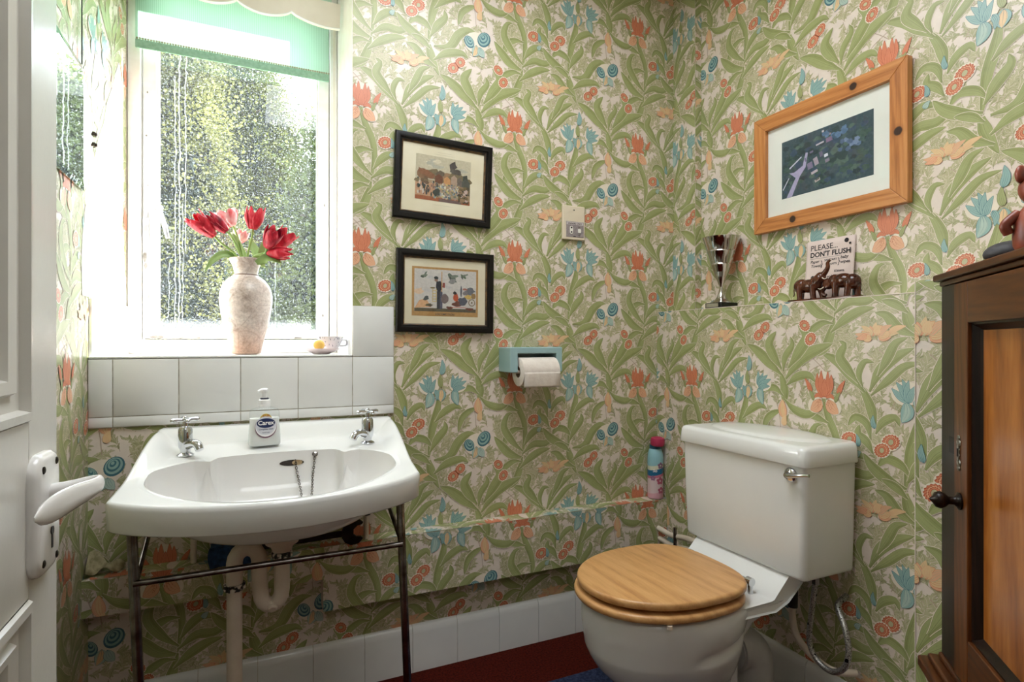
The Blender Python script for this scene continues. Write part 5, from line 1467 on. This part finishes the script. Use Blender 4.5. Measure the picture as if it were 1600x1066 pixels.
# ------------------------------------------------------------------ ledge: trophy, card, elephants
TC = (1.487, 1.500, LEDGE + .0006)
t = thing('trophy_cup', 'tall silver trophy cup on a square black plinth at the far end of the ledge', 'trophy', TC)
SILV = plain('silver_plate', (206, 204, 200), (190, 186, 180), 14, .09, 1.0)
m = MB(); m.lathe([(.036, .0185), (.034, .022), (.024, .028), (.015, .040), (.0095, .056), (.0065, .070), (.0055, .074), (.0075, .078), (.020, .112), (.0335, .150), (.0355, .153), (.0345, .156), (.0475, .195), (.0495, .198), (.0485, .201), (.0640, .2465), (.0650, .2475), (.0635, .2475), (.045, .19), (.02, .11)], TC, 56); m.build('cup', [SILV], t, smooth=35)
m = MB(); m.box((TC[0] - .038, TC[1] - .038, TC[2]), (TC[0] + .038, TC[1] + .038, TC[2] + .019)); pn = m.build('plinth', [plain('black_bakelite', (16, 16, 18), None, 10, .2)], t, smooth=0, bevel=.0015)
m = MB(); m.box((TC[0] - .0388, TC[1] - .024, TC[2] + .004), (TC[0] - .0379, TC[1] + .032, TC[2] + .016)); m.build('engraved_plate', [plain('dull_silver', (190, 186, 170), None, 80, .35, .7)], pn, smooth=0)

M = frame((1.5235, 1.125, LEDGE + .001), (0, -1, 0), (.085, 0, 1))
t = thing_m('notice_card', 'curled pinkish notice card about flushing leaning on the wall above the elephants', 'card', M)
def cardf(u, v):
    x = -.075 + .150 * u; y = .186 * v; z = .0015 + .012 * max(0, (u - .80) / .2) ** 2 * (.3 + .7 * v) * -.6
    return V3((x, y, z))
m = MB(); m.grid(cardf, 24, 10); m.build('card', [plain('pinkish_card', (226, 208, 200), (220, 200, 192), 10, .8)], t, local=True, smooth=60, solid=.0008)
CI = plain('black_print', (46, 40, 42), None, 30, .8)
T0 = .186
for ln_ in (('PLEASE...', -.062, T0 - .030, .0235, 'LEFT', .0001, 0), ("DON'T FLUSH", -.062, T0 - .050, .0205, 'LEFT', .0006, 0),
    ('Paper', -.060, T0 - .068, .0125, 'LEFT', .0002, .2), ('Towels', -.058, T0 - .081, .0125, 'LEFT', .0002, .2), ('}', -.026, T0 - .080, .024, 'LEFT', 0, 0),
    ('SANITARY', -.014, T0 - .066, .0085, 'LEFT', .0002, 0), ('PANTS', .0, T0 - .079, .0085, 'LEFT', .0002, 0), ('}', .028, T0 - .078, .024, 'LEFT', 0, 0),
    ('baby', .036, T0 - .064, .0125, 'LEFT', .0002, .25), ('wipes', .036, T0 - .078, .0125, 'LEFT', .0002, .25), ('Kittens,', .018, T0 - .102, .0105, 'LEFT', .0002, .25), ('goldfish &', -.004, T0 - .117, .0125, 'LEFT', .0002, .2),
    ('________________', -.062, T0 - .0535, .0125, 'LEFT', 0, 0)):
    lettering([ln_], M @ Matrix.Translation((0, 0, .0022)), [CI], t, 'lettering', .00005)
for (x, y, s) in ((.052, T0 - .013, .0065), (.063, T0 - .023, .0032), (-.050, T0 - .112, .006)):
    m = MB(); m.lathe([(s, .0020), (s, .0024)], (x, y, 0), 18); m.build('printed_spot', [CI], t, local=True, smooth=0)

EB = plain('polished_dark_wood', (96, 48, 26), (54, 24, 14), 50, .16)
M = frame((1.470, 1.092, LEDGE + .0006), (0, -1, 0), (1, 0, 0))     # x along the ledge, y into the wall; z turns downward
M = Matrix.Translation((1.472, 1.092, LEDGE + .0006)) @ Matrix(((0, 1, 0), (-1, 0, 0), (0, 0, 1))).to_4x4()
t = thing('elephant_carving', 'polished dark wood carving of two elephants meeting, in front of the notice card', 'carving', (1.472, 1.092, LEDGE + .0006))
m = MB(); m.prism(rrect(-.110, .108, -.026, .024, .012, 5), 0, .0055, 0, M); m.build('base', [EB], t, smooth=40, bevel=.0012)
Z0 = .0055
def eleph(dx, flip, trunk_up):
    f = -1 if flip else 1
    def P(u, y, z): return M @ V3((dx + f * u, y, Z0 + z))
    mm = MB()
    def blob(u, y, z, a, b, c, tilt=0):
        mm.ball(P(u, y, z), (a, b, c), 20, 14, 0, M.to_3x3().to_4x4() @ Matrix.Rotation(tilt * f, 4, 'Y'))
    if trunk_up:
        blob(-.026, 0, .040, .024, .0185, .022); blob(.000, 0, .039, .030, .0190, .0200); blob(.020, 0, .045, .020, .0165, .020, -.4)
        blob(.036, 0, .060, .0150, .0120, .0165, -.5)
        mm.tube([P(.036, 0, .062), P(.050, 0, .074), P(.058, 0, .088), P(.057, 0, .099), P(.065, 0, .107)], [.0095, .0075, .0058, .0046, .0036], 14, smooth=5)
        legs = ((-.034, .010, -.036), (-.026, -.010, -.024), (.026, .010, .036), (.016, -.010, .020))
    else:
        blob(-.028, 0, .040, .023, .0185, .021); blob(-.002, 0, .045, .030, .0195, .0205); blob(.022, 0, .046, .019, .0165, .019, .3)
        blob(.042, 0, .040, .0150, .0125, .0165, .5)
        mm.tube([P(.046, 0, .038), P(.057, 0, .027), P(.061, 0, .016), P(.054, 0, .008), P(.047, 0, .011)], [.0090, .0068, .0052, .0042, .0034], 14, smooth=5)
        legs = ((-.034, .010, -.036), (-.024, -.010, -.020), (.024, .010, .030), (.014, -.010, .014))
    for (u0, y, u1) in legs:
        mm.tube([P(u0, y * .8, .040), P((u0 + u1) / 2, y, .020), P(u1, y, .005), P(u1, y, .0002)], [.0115, .0085, .0078, .0090], 14, smooth=4)
    mm.tube([P(-.047, 0, .046), P(-.052, 0, .032), P(-.051, 0, .018), P(-.054, 0, .012)], [.0026, .0018, .0016, .0024], 8, smooth=4)
    e = mm.build('elephant', [EB], t, smooth=180)
    md = e.modifiers.new('fuse', 'REMESH'); md.mode = 'VOXEL'; md.voxel_size = .0011; md.use_smooth_shade = True
    md = e.modifiers.new('soften', 'SMOOTH'); md.factor = .5; md.iterations = 4
    e['label'] = 'elephant with raised trunk' if trunk_up else 'elephant with lowered trunk'
    mm = MB(); hx, hz = (.031, .056) if trunk_up else (.036, .040)
    for s in (-1, 1):
        Mr = M @ Matrix.Translation((dx + f * hx, s * .0135, Z0 + hz)) @ Matrix.Rotation(.35 * f * (1 if trunk_up else -1), 4, 'Y') @ Matrix.Rotation(s * .25, 4, 'X')
        mm.ball((0, 0, 0), (.010, .0022, .014), 14, 8, 0, Mr)
    mm.build('ear', [EB], e, smooth=60)
    mm = MB()
    for s in (-1, 1):
        b_ = (.044, .060) if trunk_up else (.050, .032)
        mm.tube([M @ V3((dx + f * b_[0], s * .007, Z0 + b_[1])), M @ V3((dx + f * (b_[0] + .010), s * .009, Z0 + b_[1] - .006)), M @ V3((dx + f * (b_[0] + .018), s * .009, Z0 + b_[1] - .003))], [.0018, .0015, .0007], 8, smooth=4)
    mm.build('tusk', [plain('pale_tusk', (226, 214, 196), None, 30, .3)], e, smooth=60)
eleph(-.050, False, True); eleph(.052, True, False)

# ------------------------------------------------------------------ mirror on the left wall
MIR = plain('silvered_glass', (225, 234, 230), (222, 232, 228), 5, .015, 1.0)
XM = XL + .004
sh = [(1.735, 1.735)]
top_ = [(1.706, 1.735), (1.760, 1.705), (1.798, 1.660), (1.811, 1.600), (1.811, 1.515), (1.780, 1.478), (1.724, 1.430)]
ym = 1.56
outl = top_ + [(2 * ym - y, z) for y, z in top_[::-1]]
t = thing('wall_mirror', 'frameless facet-edged wall mirror hung on the left wall beside the window', 'mirror', (XM, ym, 1.43))
def inset(P, d):
    c = V3((ym, 1.583)); out = []
    for y, z in P:
        v_ = V3((y - ym, z - 1.583)); L = v_.length; q = (L - d) / L; out.append((ym + v_.x * q, 1.583 + v_.y * q))
    return out
I2 = inset(outl, .022)
m = MB(); n = len(outl)
m.loft([[(XM, y, z) for y, z in outl], [(XM + .0022, y, z) for y, z in outl], [(XM + .0052, y, z) for y, z in I2]], 0, True, True)
mir = m.build('mirror_glass', [MIR], t, smooth=0)
m = MB()
for (y, z) in ((1.809, 1.600), (1.809, 1.572)): m.box((XM + .001, y - .010, z - .005), (XM + .0085, y + .006, z + .005)); m.ball((XM + .009, y - .002, z), (.004, .005, .005), 10, 8)
m.build('clip', [DULLCHROME], t)
m = MB(); m.tube([(XM + .003, 1.701, 1.737), (XM + .002, 1.701, 2.2)], .0015, 8); m.build('hanging_wire', [BLACK], t)

# ------------------------------------------------------------------ corner cabinet
CB = thing('corner_cabinet', 'dark stained wooden corner cabinet with a panelled door', 'cabinet', (1.1127, .5873, .46), (0, 0, math.radians(225)))
WV = wood('walnut_vertical', (48, 24, 9), (88, 48, 19), (118, 68, 30), (6, 6, .5), 4, .28, ring=6)
WD = wood('walnut_dark', (14, 8, 5), (25, 13, 8), (40, 22, 13), (6, 6, .5), 4, .32, ring=6)
WH = wood('walnut_horizontal', (44, 22, 10), (78, 42, 19), (104, 60, 28), (.5, 6, 6), 4, .3, ring=6)
WP = wood('figured_panel', (84, 42, 14), (152, 86, 34), (194, 122, 54), (3, 3, .45), 3.2, .24, ring=3)
ZB = .46     # local z = world z - ZB
for m_ in (WV, WD, WH):
    for nd_ in m_.node_tree.nodes:
        if nd_.type == 'BSDF_PRINCIPLED': nd_.inputs['Specular IOR Level'].default_value = .28
def wl(p): q = ROOTM[CB.name].inverted() @ V3((p[0], p[1], ZB)); return (q.x, q.y)
FL = .745
body = [(.002, 0.002), (FL, 0.002), wl((.575, .0535)), wl((1.126, .0535)), wl((1.126, .598))]
m = MB(); m.prism(body[::-1], .040, .690); m.build('carcass', [WD], CB, local=True, smooth=0)
for x0_, x1_ in ((.001, .066), (FL - .066, FL - .006)):
    m = MB(); m.box((x0_, -.012, .044), (x1_, .004, .690)); m.build('face_stile', [WD], CB, local=True, smooth=0, bevel=.002)
m = MB(); tb = [(-.010, -.022), (FL + .004, -.022), wl((.560, .0525)), wl((1.128, .0525)), wl((1.128, .605))]
m.prism(tb[::-1], .699, .711); m.prism([(-.004, -.014), (FL, -.014), (FL, .01), (-.004, .01)], .690, .699); m.build('cabinet_top', [WH], CB, local=True, smooth=0, bevel=.003)
m = MB(); bb = [(-.030, -.040), (FL + .006, -.040), wl((.560, .0525)), wl((1.128, .0525)), wl((1.128, .622))]
m.prism(bb[::-1], .0, .020); m.prism([(-.018, -.028), (FL, -.028), (FL, .01), (-.018, .01)], .020, .032); m.prism([(-.004, -.016), (FL, -.016), (FL, .01), (-.004, .01)], .032, .044)
m.build('base_moulding', [WH], CB, local=True, smooth=0, bevel=.004)
DR = (.078, FL - .078)
m = MB(); m.box((DR[0] + .050, -.0012, .123), (DR[1] - .050, .0018, .626)); dd = m.build('door', [WP], CB, local=True, smooth=0)
for x0_, x1_ in ((DR[0], DR[0] + .054), (DR[1] - .054, DR[1])):
    m = MB(); m.box((x0_, -.018, .050), (x1_, .0014, .687)); m.build('door_stile', [WV], dd, local=True, smooth=0, bevel=.002)
for z0_, z1_ in ((.622, .687), (.050, .127)):
    m = MB(); m.box((DR[0] + .054, -.018, z0_), (DR[1] - .054, .0014, z1_)); m.build('door_rail', [WH], dd, local=True, smooth=0, bevel=.002)
m = MB(); rg = [[(DR[0] + .054 + i, d_, .127 + i), (DR[1] - .054 - i, d_, .127 + i), (DR[1] - .054 - i, d_, .622 - i), (DR[0] + .054 + i, d_, .622 - i)] for i, d_ in ((0, -.0125), (.003, -.0125), (.009, -.004), (.012, -.001))]
m.loft(rg, 0, False, False); m.build('panel_bead', [WD], dd, local=True, smooth=0)
m = MB(); m.lathe([(.0135, 0), (.014, .0025), (.009, .005), (.0062, .009), (.0065, .016), (.0115, .021), (.0140, .027), (.012, .033), (.0055, .037), (.0025, .040), (.001, .041)], (.104, -.018, .337), 28, M=Matrix.Rotation(PI / 2, 4, 'X')); m.build('knob', [WD], dd, local=True, smooth=50)
m = MB()
for k, (z, s) in enumerate(((.438, .006), (.430, .008), (.419, .0045), (.410, .0045), (.398, .008), (.389, .006))):
    m.ball((.100, -.0185, z), (s, .0018, s * .8), 10, 6)
m.box((.0965, -.0200, .402), (.1035, -.0183, .428)); es = m.build('escutcheon', [plain('tarnished_silver', (160, 156, 146), (96, 92, 84), 200, .35, .8)], dd, local=True)
m = MB(); m.box((.0985, -.0208, .408), (.1015, -.0199, .421)); m.build('keyhole', [BLACK], es, local=True, smooth=0)
m = MB(); m.box((.040, -.0128, .405), (.064, -.010, .432)); m.build('lock_mortise', [BLACK], CB, local=True, smooth=0)

# on top of the cabinet
ZT = ZB + .7115
m = MB(); m.ball((.976, .434, ZT + .006), (.034, .034, .018), 24, 14)
m.v = [(x, y, max(z, ZT)) for x, y, z in m.v]
o = m.build('dark_stone', [plain('dark_slate_stone', (70, 66, 70), (46, 44, 48), 30, .6, bump=.3)], origin=(.976, .434, ZT), smooth=60); tag(o, 'smooth dark rounded stone on top of the corner cabinet', 'stone')
t = thing('terracotta_figure', 'reddish carved figure on the cabinet top at the edge of the photo', 'figurine', (.922, .384, ZT))
TERR = plain('red_brown_wood', (172, 86, 62), (120, 52, 36), 30, .35)
m = MB(); m.lathe([(.024, .0005), (.027, .006), (.028, .018), (.027, .036), (.023, .048), (.016, .056), (.013, .062)], (.922, .384, ZT), 28, sx=1.0, sy=.9); m.build('body', [TERR], t, smooth=60)
m = MB(); m.ball((.922, .384, ZT + .080), (.020, .020, .022), 20, 12); m.ball((.908, .396, ZT + .099), (.008, .006, .012), 12, 8); m.ball((.934, .368, ZT + .099), (.008, .006, .012), 12, 8); m.build('head', [TERR], t, smooth=60)
m = MB()
for s in (-1, 1): m.tube([(.926 - .018 * s, .380 + .018 * s, ZT + .048), (.922 - .024 * s, .386 + .022 * s, ZT + .034), (.914 - .012 * s, .396 + .010 * s, ZT + .022)], [.007, .0065, .006], 12, smooth=5)
m.build('arm', [TERR], t, smooth=60)

# ------------------------------------------------------------------ camera, light
cam = bpy.data.cameras.new('camera'); co = bpy.data.objects.new('camera', cam); COL.objects.link(co)
co.location = (0, 0, 1.05); co.rotation_euler = (PI / 2, 0, math.radians(-24.395))
cam.sensor_width = 36; cam.lens = 881.65 / 1600 * 36; cam.shift_y = 3.6 / 1600; cam.clip_start = .02; cam.clip_end = 100
SC.camera = co

w = bpy.data.worlds.new('world'); SC.world = w; w.use_nodes = True
bg = w.node_tree.nodes['Background']
bg.inputs[0].default_value = (0.80, 0.90, 1.0, 1); bg.inputs[1].default_value = 5.5
sl_ = bpy.data.lights.new('sun', 'SUN'); sl_.energy = 30.0; sl_.angle = math.radians(.6); sl_.color = (1, .97, .93)
so = bpy.data.objects.new('sun', sl_); COL.objects.link(so); so.rotation_euler = V3((-1.45, -1, -1.55)).to_track_quat('-Z', 'Y').to_euler()
def area(name, loc, target, size, sy, energy, col):
    l = bpy.data.lights.new(name, 'AREA'); l.shape = 'RECTANGLE'; l.size = size; l.size_y = sy; l.energy = energy; l.color = col
    o = bpy.data.objects.new(name, l); COL.objects.link(o); o.location = loc
    o.rotation_euler = (V3(target) - V3(loc)).to_track_quat('-Z', 'Y').to_euler()
    return o
area('hall_fill', (.15, -.9, 2.36), (.15, -.6, 0), .6, .6, 2.6, (.95, .98, 1))  # added fill light from behind the camera, not a known hall lamp
area('room_fill', (.45, .95, 2.40), (.45, .95, 0), .8, .8, 11.5, (.90, .95, 1))  # added overhead fill light, no ceiling lamp is known here

SC.view_settings.view_transform = 'Standard'; SC.view_settings.look = 'None'; SC.view_settings.gamma = 1; SC.view_settings.use_curve_mapping = False
SC.view_settings.exposure = 0.85
